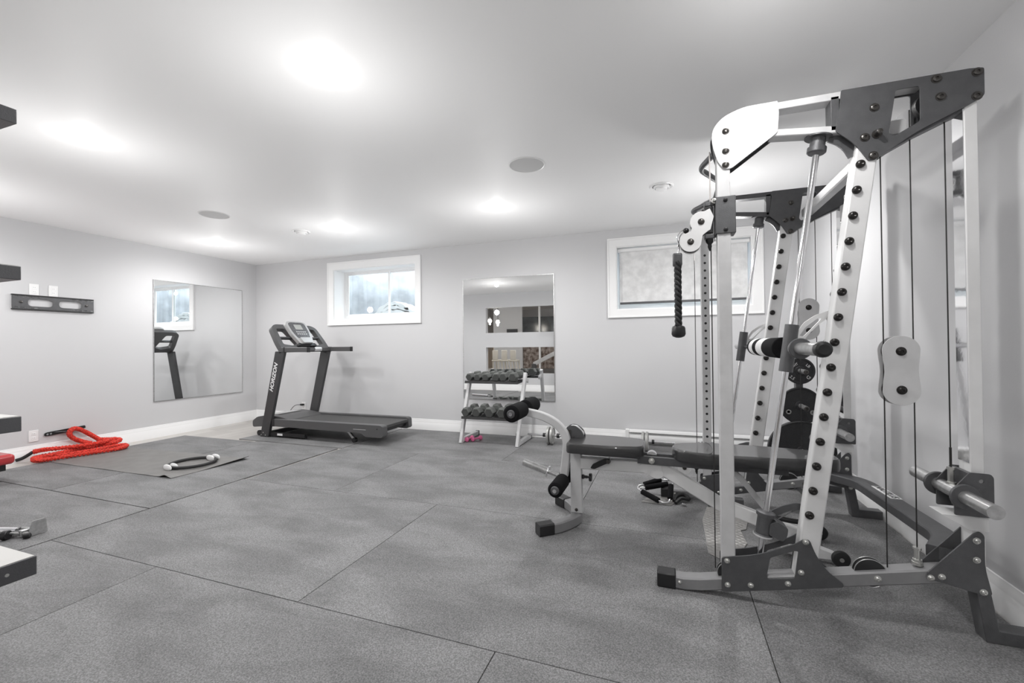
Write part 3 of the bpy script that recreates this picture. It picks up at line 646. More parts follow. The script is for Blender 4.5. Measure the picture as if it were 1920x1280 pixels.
# ------------------------------------------------------------------ weight bench
BO = Vector((0, 2.71, 0)); YC = 2.71
BN = thing('weight_bench', 'silver and black adjustable weight bench with foam leg rollers, reaching into the smith machine', 'bench', (0, 2.71, 0))
def wb(name, bm, m_, bevel=0, **k):
    bmesh.ops.translate(bm, verts=bm.verts[:], vec=-BO); return obj(name, bm, m_, BN, bevel=bevel, **k)
wb('front_leg', pxz(nb(), [(-.585, .062), (-.514, .062), (-.520, .452), (-.586, .452)], YC - .026, YC + .026), 'silver', bevel=.005)
bm = lathe(nb(), (-.550, YC - .026, .085), (0, -1, 0), [(0, .010), (.004, .010), (.007, .006), (.007, .001)]); wb('bolt', bm, 'bolt')
# curved front foot
arc = spline([(-.70, 2.470, .032), (-.635, 2.525, .032), (-.575, 2.62, .032), (-.550, 2.71, .032), (-.575, 2.80, .032), (-.635, 2.895, .032), (-.70, 2.95, .032)], 6)
bm = nb(); bar(bm, arc, .062, .062, (0, 0, 1)); wb('front_foot', bm, 'midgrey')
bm = nb(); bar(bm, [(-.733, 2.442, .033), (-.66, 2.503, .033)], .070, .068, (0, 0, 1)); wb('foot_cap', bm, 'black')
bm = nb(); bar(bm, [(-.733, 2.978, .033), (-.66, 2.917, .033)], .070, .068, (0, 0, 1)); wb('foot_cap', bm, 'black')
# main beam: level under the seat, then sloping to the rear
bm = nb(); bar(bm, [(-.52, YC, .377), (-.12, YC, .385), (-.02, YC, .372), (.268, YC, .208), (.45, YC, .150), (.66, YC, .082)], .052, .072, (0, 0, 1)); wb('main_beam', bm, 'silver_light')
# leg developer: curved arm from the top roller over the pivot down to the low roller
armp = spline([(-.90, YC, .682), (-.78, YC, .660), (-.69, YC, .620), (-.635, YC, .565), (-.612, YC, .50), (-.618, YC, .40), (-.632, YC, .285)], 6)
bm = nb(); bar(bm, armp, .044, .050, (0, 1, 0)) if False else bar(bm, armp, .050, .044, (0, 1, 0)); wb('leg_developer_arm', bm, 'silver')
for (x, z, r) in ((-.905, .700, .053), (-.634, .262, .045)):
    cyl_b = cyl(nb(), (x, YC - .25, z), (x, YC + .25, z), .012, 14); wb('roller_axle', cyl_b, 'chrome')
    for s in (-1, 1):
        y0, y1 = (YC - .235, YC - .035) if s < 0 else (YC + .035, YC + .235)
        bm = lathe(nb(), (x, y0, z), (0, 1, 0), [(0, .014), (0, r * .8), (.008, r), (.192, r), (.2, r * .8), (.2, .014)], 28); ro = wb('foam_roller', bm, 'foam')
        ye = YC - .235 if s < 0 else YC + .235
        bm = lathe(nb(), (x, ye, z), (0, s, 0), [(-.004, .026), (.004, .026), (.008, .022), (.009, .012), (.006, .010), (.006, .0005)], 24); wb('roller_cap', bm, 'char')
# peg for plates on the developer
pg0, pg1 = Vector((-.655, YC, .275)), Vector((-.905, YC, .348))
bm = cyl(nb(), pg0, pg1, .0125); wb('weight_peg', bm, 'steel')
d = (pg1 - pg0).normalized(); bm = cyl(nb(), pg0 + d * .085, pg1, .0235, 24); wb('peg_sleeve', bm, 'steel')
bm = lathe(nb(), pg0 + d * .080, d, [(0, .014), (0, .036), (.004, .038), (.010, .038), (.013, .034), (.013, .02)], 28); wb('peg_collar', bm, 'chrome')
# pivot plate and small pulley ahead of the seat
bm = pxz(nb(), rpoly([(-.640, .500), (-.640, .560), (-.610, .598), (-.565, .602), (-.52, .570), (-.505, .525), (-.53, .505), (-.575, .535), (-.60, .50)], .02), YC + .03, YC + .038); pxz(bm, rpoly([(-.640, .500), (-.640, .560), (-.610, .598), (-.565, .602), (-.52, .570), (-.505, .525), (-.53, .505), (-.575, .535), (-.60, .50)], .02), YC + .085, YC + .093); wb('pivot_plate', bm, 'char')
bm = cyl(nb(), (-.60, YC + .02, .565), (-.60, YC + .10, .565), .010); wb('pivot_bolt', bm, 'bolt')
bm = pxz(nb(), rpoly([(-.625, .555), (-.60, .597), (-.56, .597), (-.512, .55), (-.52, .52), (-.56, .56)], .012), YC + .038, YC + .085); wb('pivot_spacer', bm, 'silver')
# star knob behind the leg
bm = lathe(nb(), (-.516, YC, .288), (1, 0, 0), [(0, .014), (.012, .014), (.012, .009), (.034, .009), (.034, .006), (.044, .006), (.044, .024), (.050, .026), (.060, .024), (.062, .001)], 10); wb('adjustment_knob', bm, 'black')
bm = pxz(nb(), rpoly([(-.455, .362), (-.44, .386), (-.37, .425), (-.335, .425), (-.33, .405), (-.36, .395), (-.43, .358)], .008), YC - .060, YC - .040); wb('seat_lever', bm, 'black', bevel=.003)
bm = cyl(nb(), (-.345, YC - .07, .412), (-.345, YC, .412), .012); wb('bolt', bm, 'bolt')
def pad(name, outline, z0, z1, tilt, x_ref, mname='vinyl'):
    bm = nb(); n = len(outline); levels = [(z0, .975), (z0 + .010, 1.0), (z1 - .020, 1.0), (z1 - .008, .985), (z1, .93)]
    cx = sum(p[0] for p in outline) / n; cy = sum(p[1] for p in outline) / n
    rings = []
    for z, s in levels:
        ring = []
        for x, y in outline:
            dx, dy = x - cx, y - cy; L = math.hypot(dx, dy); q = 1 - (1 - s) * .20 / max(L, .05) * .6
            ring.append((cx + dx * q, cy + dy * q, z + tilt * (x - x_ref)))
        rings.append(ring)
    loft(bm, rings); return wb(name, bm, mname)
seat = rpoly([(-.590, YC - .150), (-.590, YC + .150), (-.30, YC + .150), (-.135, YC + .11), (-.135, YC - .11), (-.30, YC - .150)], [.04, .04, .1, .05, .05, .1], 8)
pad('seat_pad', seat, .466, .526, 0.0, 0)
backp = rpoly([(.018, YC - .075), (.018, YC + .075), (.18, YC + .150), (.50, YC + .150), (.83, YC + .09), (.83, YC - .09), (.50, YC - .150), (.18, YC - .150)], [.07, .07, .12, .2, .05, .05, .2, .12], 8)
pad('back_pad', backp, .458, .520, .004, .4)
bm = nb(); tube(bm, [(x, YC + (y - YC) * .985, .521) for x, y in [(.205, YC - .148)] + [(.205 + .03 * math.sin(a), YC - .148 * math.cos(a)) for a in [PI * k / 14 for k in range(1, 14)]] + [(.205, YC + .148)]], .0012, 6); wb('pad_seam', bm, 'char')
# rails that carry the back pad, pin and notched bracket
for y_ in (YC - .045, YC + .045):
    bm = nb(); bar(bm, [(-.175, y_, .437), (.02, y_, .434), (.60, y_, .434)], .022, .046, (0, 0, 1)); wb('pad_rail', bm, 'char')
wb('seat_rail', box(nb(), -.52, -.16, YC - .06, YC + .06, .44, .466), 'char', bevel=.003)
bm = cyl(nb(), (-.095, YC - .085, .437), (-.095, YC + .085, .437), .010, 14); lathe(bm, (-.095, YC - .060, .437), (0, -1, 0), [(0, .018), (.006, .018), (.006, .013), (.018, .013), (.020, .009), (.034, .009), (.035, .001)], 8); wb('hinge_bolt', bm, 'zinc')
bm = cyl(nb(), (-.095, YC - .020, .452), (-.095, YC + .020, .452), .030, 24); wb('hinge_roller', bm, 'chrome')
br = rpoly([(-.165, .395), (-.165, .365), (-.115, .345), (-.075, .325), (-.045, .330), (-.030, .350), (-.045, .41), (-.13, .43)], .010)
wb('notched_bracket', pxz(nb(), br, YC - .033, YC - .027), 'silver_light')
# prop bar and rear base with wheels
bm = nb(); bar(bm, [(.30, YC + .01, .43), (.38, YC + .01, .36), (.53, YC + .01, .165)], .030, .016, (0, 1, 0)); wb('prop_bar', bm, 'silver')
bm = nb(); bar(bm, [(.60, YC - .16, .070), (.60, YC + .18, .070)], .05, .05, (0, 0, 1)); wb('rear_foot', bm, 'silver')
bm = pxz(nb(), rpoly([(.54, .10), (.64, .10), (.79, .052), (.79, .030), (.62, .024), (.55, .035)], .01), YC - .13, YC - .075); wb('wheel_bracket', bm, 'silver', bevel=.003)
bm = pxz(nb(), rpoly([(.54, .10), (.64, .10), (.79, .052), (.79, .030), (.62, .024), (.55, .035)], .01), YC + .12, YC + .165); wb('wheel_bracket', bm, 'silver', bevel=.003)
for y_ in (YC - .150, YC + .170):
    bm = lathe(nb(), (.800, y_, .041), (0, 1, 0), [(0, .008), (0, .022), (.003, .036), (.008, .040), (.020, .040), (.025, .036), (.028, .022), (.028, .008)], 28); w = wb('wheel', bm, 'rubber')
    bm = lathe(nb(), (.800, y_ - .002, .041), (0, 1, 0), [(0, .001), (0, .010), (.032, .010), (.032, .001)], 16); wb('wheel_hub', bm, 'zinc')
bm = nb(); tube(bm, arc_path([(.50, YC - .10, .20), (.60, YC - .10, .19), (.68, YC - .10, .19)], .02), [.012] * 9 if False else .013, 12); wb('carry_handle', bm, 'black')

# ------------------------------------------------------------------ floor plates and handle near the machine
t = thing('tread_plate', 'flat grey diamond tread foot plate lying on the floor under the bench beam', 'foot plate', (.35, 2.95, 0))
pl = [(.195, 2.975), (.192, 2.52), (.245, 2.470), (.33, 2.52), (.405, 2.700), (.398, 2.88), (.431, 2.905), (.459, 3.03), (.45, 3.22), (.24, 3.22)]
bm = pxy(nb(), [(x - .35, y - 2.95) for x, y in pl], .001, .006); obj('plate', bm, 'tread', t, bevel=.001)
bm = box(nb(), -.10, .12, .29, .34, .001, .07); obj('plate_lip', bm, 'char', t, bevel=.004)
t = thing('cable_row_handle', 'black foam gripped cable handle with steel bends lying on a small steel plate', 'handle', (-.05, 3.27, 0))
obj('base_plate', pxy(nb(), rpoly([(-.14, -.085), (.06, -.10), (.125, .06), (-.075, .08)], .01), .001, .005), 'tread', t)
def wr(path, r, nm, m_): obj(nm, tube(nb(), path, r, 12), m_, t)
wr([(-.135, -.01, .05), (-.02, -.085, .024)], .019, 'foam_grip', 'foam'); wr([(-.115, .04, .065), (.04, .10, .09)], .019, 'foam_grip', 'foam'); wr([(.055, -.05, .035), (.062, .03, .105)], .019, 'foam_grip', 'foam'); wr([(-.125, .08, .075), (-.01, .14, .105)], .019, 'foam_grip', 'foam')
wr(spline([(-.03, -.078, .026), (.01, -.085, .012), (.045, -.075, .018), (.055, -.052, .036)]), .006, 'steel_bend', 'chrome')
wr(spline([(-.132, -.012, .05), (-.155, .02, .055), (-.14, .045, .062), (-.116, .04, .065)]), .006, 'steel_bend', 'chrome')
wr(spline([(-.124, .078, .075), (-.16, .06, .07), (-.165, .02, .06), (-.14, -.0, .05)]), .006, 'steel_bend', 'chrome')
wr(spline([(.062, .03, .105), (.09, .06, .125), (.04, .10, .12), (-.01, .14, .105)]), .006, 'steel_bend', 'chrome')
t2 = thing('ankle_strap', 'crumpled black ankle strap lying on the floor behind the handle', 'strap', (.08, 3.24, 0))
obj('strap_web', tube(nb(), spline([(-.04, -.03, .012), (.0, .02, .03), (.05, .05, .02), (.02, .09, .035), (-.03, .06, .03), (-.05, .0, .014)]), .012, 8), 'rubber', t2)
obj('strap_buckle', lathe(nb(), (.015, -.04, .012), (.2, .3, 1), [(0, .010), (.0, .018), (.006, .018), (.006, .010)], 14), 'chrome', t2)

# ------------------------------------------------------------------ plate tree and plates behind the machine
TX, TY = .945, 3.86
t = thing('weight_tree', 'dark upright weight plate tree standing behind the far side of the smith machine', 'weight rack', (TX, TY, 0))
obj('tree_post', box(nb(), -.025, .025, -.025, .025, .04, .99), 'char', t, bevel=.004)
obj('tree_base', box(box(nb(), -.26, .26, -.03, .03, 0, .05), -.03, .03, -.28, .28, 0, .05), 'char', t, bevel=.004)
PEG = [(.905, .088), (.640, .105), (.300, .12)]
for z, L in PEG:
    obj('storage_peg', tube(nb(), [(0, -.02, z), (0, -.205, z)], .017, 18), 'steel', t)
    obj('peg_tip', lathe(nb(), (0, -.205, z), (0, -1, 0), [(0, .0172), (.004, .0115), (.004, .005), (.001, .004), (.001, .0003)], 14), 'bolt', t)
def plate_disc(name, z, r, th, y, label, lip=.012, words=None, grip=False):
    t = thing(name, label, 'weight plate', (TX, TY + y, z), 'weight plates on the tree')
    obj('disc', lathe(nb(), (0, 0, 0), (0, -1, 0), [(0, .018), (0, r - .003), (.003, r), (th - .003, r), (th, r - .004), (th, r - lip), (th - .004, r - lip - .004), (th - .004, .036), (th + .002, .032), (th + .002, .018)], 48), 'iron', t)
    if grip:
        for a in (-.55, .55 + PI):
            obj('grip_ring', lathe(nb(), (math.cos(a) * r * .66, -th + .002, math.sin(a) * r * .66), (0, -1, 0), [(0, .018), (.003, .018), (.003, .010), (0, .010)], 20), 'zinc', t)
    if words:
        for s, x, z_, rot, sz in words: text('lettering', s, sz, 'paper', Matrix.Translation((x, -th + .0032, z_)) @ basis((0, 0, 0), (math.cos(rot), 0, math.sin(rot)), (-math.sin(rot), 0, math.cos(rot))), t, .0006)
    return t
plate_disc('weight_plate', .905, .100, .022, -.030, 'small black weight plate with white lettering, top of the tree', words=[('WEIGHT', -.052, .030, .6, .024), ('LB', .052, .038, -.7, .028), ('2.5', -.052, -.052, -.7, .030), ('G', .055, -.050, .7, .036)])
plate_disc('weight_plate', .640, .140, .020, -.030, 'medium plain black weight plate in the middle of the tree', grip=True)
plate_disc('weight_plate', .300, .225, .035, -.030, 'largest black weight plate, lowest on the tree', grip=True)

# ------------------------------------------------------------------ dumbbell rack with hex dumbbells
RK = thing('dumbbell_rack', 'silver two tier dumbbell rack with black trays in front of the tall mirror', 'rack', (-1.9, 4.7, 0))
RO = Vector((-1.9, 4.7, 0))
def rk(name, bm, m_, bevel=0, **k):
    bmesh.ops.translate(bm, verts=bm.verts[:], vec=-RO); return obj(name, bm, m_, RK, bevel=bevel, **k)
for x in (-2.255, -1.567):
    s = 1 if x < -1.9 else 1
    bm = nb(); bar(bm, [(x, 4.475, 0), (x + .012, 4.59, .42), (x + .025, 4.72, .80)], .036, .050, (0, 1, 0)); rk('rack_leg', bm, 'silver')
    bm = nb(); bar(bm, [(x, 4.50, .03), (x, 4.93, .03)], .04, .05, (0, 0, 1)); rk('floor_runner', bm, 'silver')
    rk('runner_cap', box(nb(), x - .022, x + .022, 4.925, 4.95, 0, .058), 'black', bevel=.003)
    rk('foot_gusset', pyz(nb(), [(4.50, .005), (4.60, .005), (4.535, .14), (4.51, .14)], x - .026, x - .020), 'black')
    bm = nb(); bar(bm, [(x + .012, 4.60, .30), (x + .005, 4.80, .05)], .02, .02, (0, 1, 0)) if False else bar(bm, [(x + .02, 4.70, .74), (x + .02, 4.80, .70)], .03, .04, (0, 0, 1)); rk('tray_bracket', bm, 'silver')
def tray(z, yf, yb):
    bm = pyz(nb(), [(yf, z - .018), (yf + .008, z + .012), (yf + .02, z + .002), (yb - .02, z + .010), (yb - .006, z + .018), (yb, z - .0)], -2.240, -1.585); rk('tray', bm, 'black')
tray(.700, 4.555, 4.835); tray(.300, 4.455, 4.745)
def make_hex(r, L, label):
    t = thing('hex_dumbbell', label, 'dumbbell', (0, 0, 0), 'hex dumbbells on the rack')
    for s in (-1, 1):
        prof = [(0, .016), (0, r * .80), (.010, r), (L * .30, r), (L * .34, r * .84), (L * .34, .0005)]
        bm = nb(); c = Vector((0, s * L * .17, 0)); t_ = Vector((0, s, 0))
        rings = [[c + t_ * d + Vector((math.cos(a) * q, 0, math.sin(a) * q)) for a in (PI / 3 * k for k in range(6))] for d, q in prof]
        loft(bm, rings); h = obj('dumbbell_head', bm, 'hex', t, smooth=False, bevel=.002)
        bm = nb(); cyl(bm, c + t_ * (L * .34 - .001), c + t_ * (L * .34 + .0012), r * .74, 6); bmesh.ops.rotate(bm, verts=bm.verts[:], cent=(0, 0, 0), matrix=Matrix.Rotation(PI / 6 * 0, 3, 'Y')); obj('head_face', bm, 'hexface', t, smooth=False)
    obj('dumbbell_handle', tube(nb(), [(0, -L * .18, 0), (0, -L * .08, 0), (0, 0, 0), (0, L * .08, 0), (0, L * .18, 0)], [.013, .015, .017, .015, .013], 16), 'chrome', t)
    return t
TOP = [(-2.180, .046, 'leftmost hex dumbbell on the upper rack tray'), (-2.075, .045, 'second hex dumbbell from the left on the upper tray'), (-1.972, .047, 'third hex dumbbell from the left on the upper tray'),
       (-1.866, .049, 'fourth hex dumbbell from the left on the upper tray, slightly turned'), (-1.755, .052, 'fifth hex dumbbell from the left on the upper tray'), (-1.640, .054, 'rightmost hex dumbbell on the upper rack tray')]
BOT = [(-2.185, .053, 'leftmost hex dumbbell on the lower rack tray'), (-2.050, .056, 'second hex dumbbell from the left on the lower tray'), (-1.890, .060, 'third hex dumbbell from the left on the lower tray'),
       (-1.740, .060, 'hex dumbbell on the lower tray partly behind the foam roller'), (-1.625, .050, 'hidden rightmost hex dumbbell on the lower tray behind the foam roller')]
for k, (x, r, lab) in enumerate(TOP):
    o = make_hex(r, .25 + r, lab); o.location = (x, 4.69, .724 + r * .866); o.rotation_euler = (.06, 0, .16 if k == 3 else 0)
for k, (x, r, lab) in enumerate(BOT):
    o = make_hex(r, .25 + r, lab); o.location = (x, 4.595, .324 + r * .866); o.rotation_euler = (.06, 0, 0)
def pink(loc, rz, label):
    t = thing('pink_dumbbell', label, 'dumbbell', loc, 'small pink dumbbells')
    for s in (-1, 1): obj('dumbbell_head', lathe(nb(), (0, s * .035, 0), (0, s, 0), [(0, .012), (.004, .022), (.014, .028), (.026, .028), (.034, .022), (.036, .001)], 10), 'pink', t)
    obj('dumbbell_handle', tube(nb(), [(0, -.04, 0), (0, .04, 0)], .012, 12), 'pink', t); t.rotation_euler = (0, 0, rz)
pink((-2.205, 4.60, .028), -.15, 'left of two small pink dumbbells on the floor by the rack leg'); pink((-2.125, 4.63, .028), -.5, 'right of two small pink dumbbells on the floor by the rack leg')

# ------------------------------------------------------------------ barbell on the floor
t = thing('barbell', 'short straight barbell lying on the floor along the back wall behind the bench', 'barbell', (-.74, 4.72, .100))
obj('bar_shaft', tube(nb(), [(-.78, 0, 0), (.80, 0, 0)], .0125, 16), 'chrome', t)
obj('knurled_grip', tube(nb(), [(-.36, 0, 0), (.36, 0, 0)], .0133, 16), 'char', t)
for x in (-.44, .40): obj('inner_collar', lathe(nb(), (x, 0, 0), (1, 0, 0), [(0, .013), (0, .026), (.03, .026), (.03, .013)]), 'black', t)
for x in (-.60, .575): obj('spring_collar', lathe(nb(), (x, 0, 0), (1, 0, 0), [(0, .013), (0, .022), (.025, .022), (.025, .013)]), 'black', t)
for x, lab in ((-.505, 'inner grey plate at the left end of the floor barbell'), (-.545, 'outer grey plate at the left end of the floor barbell'), (.475, 'inner grey plate at the right end of the floor barbell'), (.515, 'outer grey plate at the right end of the floor barbell')):
    q = thing('barbell_plate', lab, 'weight plate', (-.74 + x, 4.72, .100), 'grey plates on the barbell')
    obj('disc', lathe(nb(), (0, 0, 0), (1, 0, 0), [(0, .014), (0, .030), (.006, .034), (.006, .076), (0, .082), (0, .096), (.004, .0995), (.022, .0995), (.026, .096), (.026, .082), (.020, .076), (.020, .034), (.026, .030), (.026, .014)], 40), 'plate', q)

# ------------------------------------------------------------------ treadmill
TM = thing('treadmill', 'dark grey motorised treadmill standing along the back wall under the left window', 'treadmill', (-4.0, 4.4, 0))
TO = Vector((-4.0, 4.4, 0))
def tm(name, bm, m_, bevel=0, parent=None, **k):
    bmesh.ops.translate(bm, verts=bm.verts[:], vec=-TO); return obj(name, bm, m_, parent or TM, bevel=bevel, **k)
rail = rpoly([(-4.66, .228), (-3.05, .233), (-3.012, .222), (-3.006, .112), (-3.03, .094), (-3.25, .096), (-3.305, .134), (-4.66, .140)], [.006, .02, .02, .02, .02, .02, .02, .006])
tm('side_rail', pxz(nb(), rail, 4.04, 4.125), 'tmgrey', bevel=.006)
tm('side_rail', pxz(nb(), [(x - .05, z) for x, z in rail], 4.625, 4.70), 'tmgrey', bevel=.006)
tm('rail_joint', box(nb(), -4.668, -4.62, 4.038, 4.05, .138, .229), 'black', bevel=.002)
bolt = lathe(nb(), (-3.085, 4.0395, .190), (0, -1, 0), [(0, .008), (.001, .008), (.001, .001)], 14); tm('rail_screw', bolt, 'black')
tm('running_belt', box(nb(), -4.50, -3.06, 4.135, 4.615, .195, .212), 'belt', bevel=.004)
tm('deck', box(nb(), -4.60, -3.10, 4.125, 4.625, .13, .194), 'black', bevel=.004)
tm('rear_roller', tube(nb(), [(-3.085, 4.13, .19), (-3.085, 4.62, .19)], .024, 20), 'belt')
hood = [(-5.06, .10), (-5.065, .18), (-4.98, .235), (-4.80, .262), (-4.60, .250), (-4.44, .220), (-4.44, .19), (-4.60, .14)]
tm('motor_cover', pxz(nb(), rpoly(hood, .03), 4.10, 4.65), 'tmgrey', bevel=.01)
tm('hood_plate', pxz(nb(), [(-4.95, .243), (-4.72, .262), (-4.72, .268), (-4.95, .250)], 4.20, 4.55), 'tmlight')
LE = .1255
def post(y0, y1, sgn):
    pl = [(-4.856, .0), (-4.727, .0), (-4.449, 1.075), (-4.595, 1.075)]
    return pl
tm('upright_post', pxz(nb(), post(0, 0, 0), 4.035, 4.075), 'tmdark', bevel=.006)
tm('upright_post', pxz(nb(), [(x - .0, z) for x, z in post(0, 0, 0)], 4.785, 4.825), 'tmdark', bevel=.006)
for x, z in ((-4.80, .055), (-4.835, .025), (-4.765, .025)): tm('bolt', lathe(nb(), (x, 4.035, z), (0, -1, 0), [(0, .007), (.004, .007), (.005, .001)], 12), 'zinc')
dirv = Vector((.267, 0, 1.075)).normalized()
text('brand_lettering', 'HORIZON', .078, 'paper', Matrix.Translation(-TO) @ basis((-4.622, 4.0345, .748), dirv, (-dirv.z, 0, dirv.x)), TM, .0008, shear=.25, bold=.002)
text('rail_lettering', 'adventure', .030, 'tmlight', Matrix.Translation(-TO) @ basis((-3.32, 4.0398, .176), (1, 0, -.02), (.02, 0, 1)), TM, .0004) if False else tm('rail_marking', box(nb(), -3.415, -3.24, 4.0392, 4.0405, .171, .177), 'tmlight')
tm('base_frame', box(nb(), -4.74, -4.15, 4.055, 4.095, .018, .060), 'black', bevel=.004); tm('base_frame', box(nb(), -4.74, -4.15, 4.765, 4.785, .018, .060), 'black', bevel=.004)
tm('warning_label', box(nb(), -4.59, -4.505, 4.0535, 4.0552, .026, .052), 'paper')
tm('crossbar', box(nb(), -4.80, -4.74, 4.06, 4.80, .01, .06), 'black', bevel=.004)
for y_ in (4.08, 4.755): tm('transport_wheel', lathe(nb(), (-4.93, y_, .035), (0, 1, 0), [(0, .01), (0, .033), (.022, .033), (.022, .01)], 20), 'black'); tm('wheel_bracket', pxz(nb(), [(-4.94, .02), (-4.80, .01), (-4.80, .07), (-4.93, .05)], y_ + .024, y_ + .036), 'black')
for y_ in (4.13, 4.60):
    bm = nb(); bar(bm, [(-3.56, y_, .13), (-3.47, y_, .035)], .03, .03, (0, 1, 0)); tm('lift_strut', bm, 'steel')
    tm('lift_roller', lathe(nb(), (-3.47, y_ - .02, .028), (0, 1, 0), [(0, .01), (0, .027), (.04, .027), (.04, .01)], 18), 'black')
# console frame: a tilted ring with a crossbar on each side
org = Vector((-4.50, 4.035, 1.08)); ev = Vector((-.60, 0, .80)); eu = Vector((0, 1, 0)); en = eu.cross(ev) * -1   # en points to the user (+x, up)
en = Vector((.80, 0, .60))
def cs(u, v, w=0): return org + eu * u + ev * v + en * w
def cprism(poly, w0, w1, holes=()): return prism(nb(), poly, holes, lambda u, v: cs(u, v, w0), lambda u, v: cs(u, v, w1))
ring = rpoly([(0, -.035), (.0, .13), (.03, .36), (.10, .405), (.69, .405), (.76, .36), (.79, .13), (.79, -.035), (.70, .0), (.09, .0)], [.02, .05, .05, .07, .07, .05, .05, .02, .03, .03], 6)
hL = rpoly([(.065, .085), (.085, .335), (.22, .335), (.30, .10), (.20, .06)], .025); hR = [(.79 - u, v) for u, v in hL]
cf = tm('console_frame', cprism(ring, -.035, .03, [hL, hR]), 'tmgrey', bevel=.008)
tm('tray_insert', cprism(rpoly([(.06, .19), (.06, .21), (.30, .21), (.30, .19)], .004), -.02, .02), 'tmdark'); tm('tray_insert', cprism(rpoly([(.49, .19), (.49, .21), (.73, .21), (.73, .19)], .004), -.02, .02), 'tmdark')
unit = rpoly([(.285, .06), (.235, .22), (.225, .40), (.28, .43), (.51, .43), (.565, .40), (.555, .22), (.505, .06)], .03, 6)
cu = tm('console_unit', cprism(unit, .03, .075), 'tmlight', bevel=.008)
tm('console_panel', cprism(rpoly([(.295, .15), (.262, .26), (.262, .39), (.30, .408), (.49, .408), (.528, .39), (.528, .26), (.495, .15)], .02), .075, .079), 'tmpanel')
tm('console_screen', cprism(rpoly([(.335, .29), (.335, .37), (.455, .37), (.455, .29)], .006), .079, .081), 'lcd')
for r_ in range(2):
    for q in range(5): tm('console_button', cprism(rpoly([(.315 + q * .034, .205 + r_ * .035), (.315 + q * .034, .222 + r_ * .035), (.338 + q * .034, .222 + r_ * .035), (.338 + q * .034, .205 + r_ * .035)], .004), .079, .083), 'tmlight')
tm('console_tray', cprism(rpoly([(.315, .055), (.30, .14), (.49, .14), (.475, .055)], .012), .075, .105), 'tmlight', bevel=.006)
tm('console_rest', cprism(rpoly([(.24, .03), (.26, .07), (.53, .07), (.55, .03)], .01), .0, .07), 'black')
for y_ in (4.055, 4.805):
    bm = nb(); bar(bm, [(-4.54, y_, 1.092), (-4.43, y_, 1.094), (-4.085, y_, 1.093)], .042, .060, (0, 0, 1)); tm('handlebar', bm, 'tmgrey')
    bm = box(nb(), -4.090, -4.076, y_ - .023, y_ + .023, 1.061, 1.125); tm('handlebar_cap', bm, 'black', bevel=.004)
    tm('handlebar_joint', box(nb(), -4.462, -4.440, y_ - .024, y_ + .024, 1.060, 1.127), 'black', bevel=.003)
bm = nb(); bar(bm, [(-4.44, 4.07, 1.095), (-4.44, 4.79, 1.095)], .035, .045, (0, 0, 1)); tm('pulse_bar', bm, 'tmgrey')
for y0, y1 in ((4.30, 4.40), (4.50, 4.62)): tm('pulse_grip', tube(nb(), [(-4.44, y0, 1.096), (-4.44, y1, 1.096)], .028, 16), 'chrome')

# ------------------------------------------------------------------ yoga mat, ring, rope
bm = nb(); NX, NY = 60, 14; g = {}
c00, c10, c11, c01 = Vector((-5.80, 2.475)), Vector((-4.045, 2.495)), Vector((-3.99, 3.19)), Vector((-5.83, 3.13))
for i in range(NX + 1):
    for j in range(NY + 1):
        u, v = i / NX, j / NY; p = c00 * (1 - u) * (1 - v) + c10 * u * (1 - v) + c11 * u * v + c01 * (1 - u) * v
        z = .004 + .022 * math.exp(-((u - .955) / .03) ** 2) * math.exp(-(v / .12) ** 2) + max(0, u - .965) * 1.1 * max(0, v - .35) + .0012 * math.sin(u * 17 + v * 4)
        for s in (0, 1): g[i, j, s] = bm.verts.new((p.x, p.y, z + .004 * s - .003))
for i in range(NX):
    for j in range(NY):
        bm.faces.new([g[a, b, 1] for a, b in ((i, j), (i + 1, j), (i + 1, j + 1), (i, j + 1))]); bm.faces.new([g[a, b, 0] for a, b in ((i, j + 1), (i + 1, j + 1), (i + 1, j), (i, j))])
for i in range(NX):
    bm.faces.new((g[i, 0, 0], g[i + 1, 0, 0], g[i + 1, 0, 1], g[i, 0, 1])); bm.faces.new((g[i + 1, NY, 0], g[i, NY, 0], g[i, NY, 1], g[i + 1, NY, 1]))
for j in range(NY):
    bm.faces.new((g[0, j + 1, 0], g[0, j, 0], g[0, j, 1], g[0, j + 1, 1])); bm.faces.new((g[NX, j, 0], g[NX, j + 1, 0], g[NX, j + 1, 1], g[NX, j, 1]))
tag(obj('yoga_mat', bm, 'yoga', off=(-4.9, 2.8, 0)), 'thin grey yoga mat with a curled corner by the left wall', 'yoga mat')
t = thing('pilates_ring', 'black pilates ring with white pads lying on the yoga mat', 'exercise ring', (-4.32, 2.86, .022))
rr = .185
obj('ring_band', tube(nb(), [(math.cos(2 * PI * k / 48) * rr, math.sin(2 * PI * k / 48) * rr, .0) for k in range(48)], .014, 12, closed=True), 'rubber', t)
for a in (math.radians(-96), math.radians(84)):
    for s in (-1, 1):
        c = Vector((math.cos(a) * (rr + s * .026), math.sin(a) * (rr + s * .026), .006)); bm = nb(); bmesh.ops.create_uvsphere(bm, u_segments=24, v_segments=14, radius=1)
        n_ = Vector((math.cos(a), math.sin(a), 0)); sd = Vector((-n_.y, n_.x, 0))
        for v in bm.verts:
            q = v.co.copy(); v.co = c + n_ * (q.x * .013) + sd * (max(-1, min(1, q.y * 1.15)) * .058) + Vector((0, 0, 1)) * (max(-1, min(1, q.z * 1.1)) * .026)
        obj('ring_pad', bm, 'white', t)

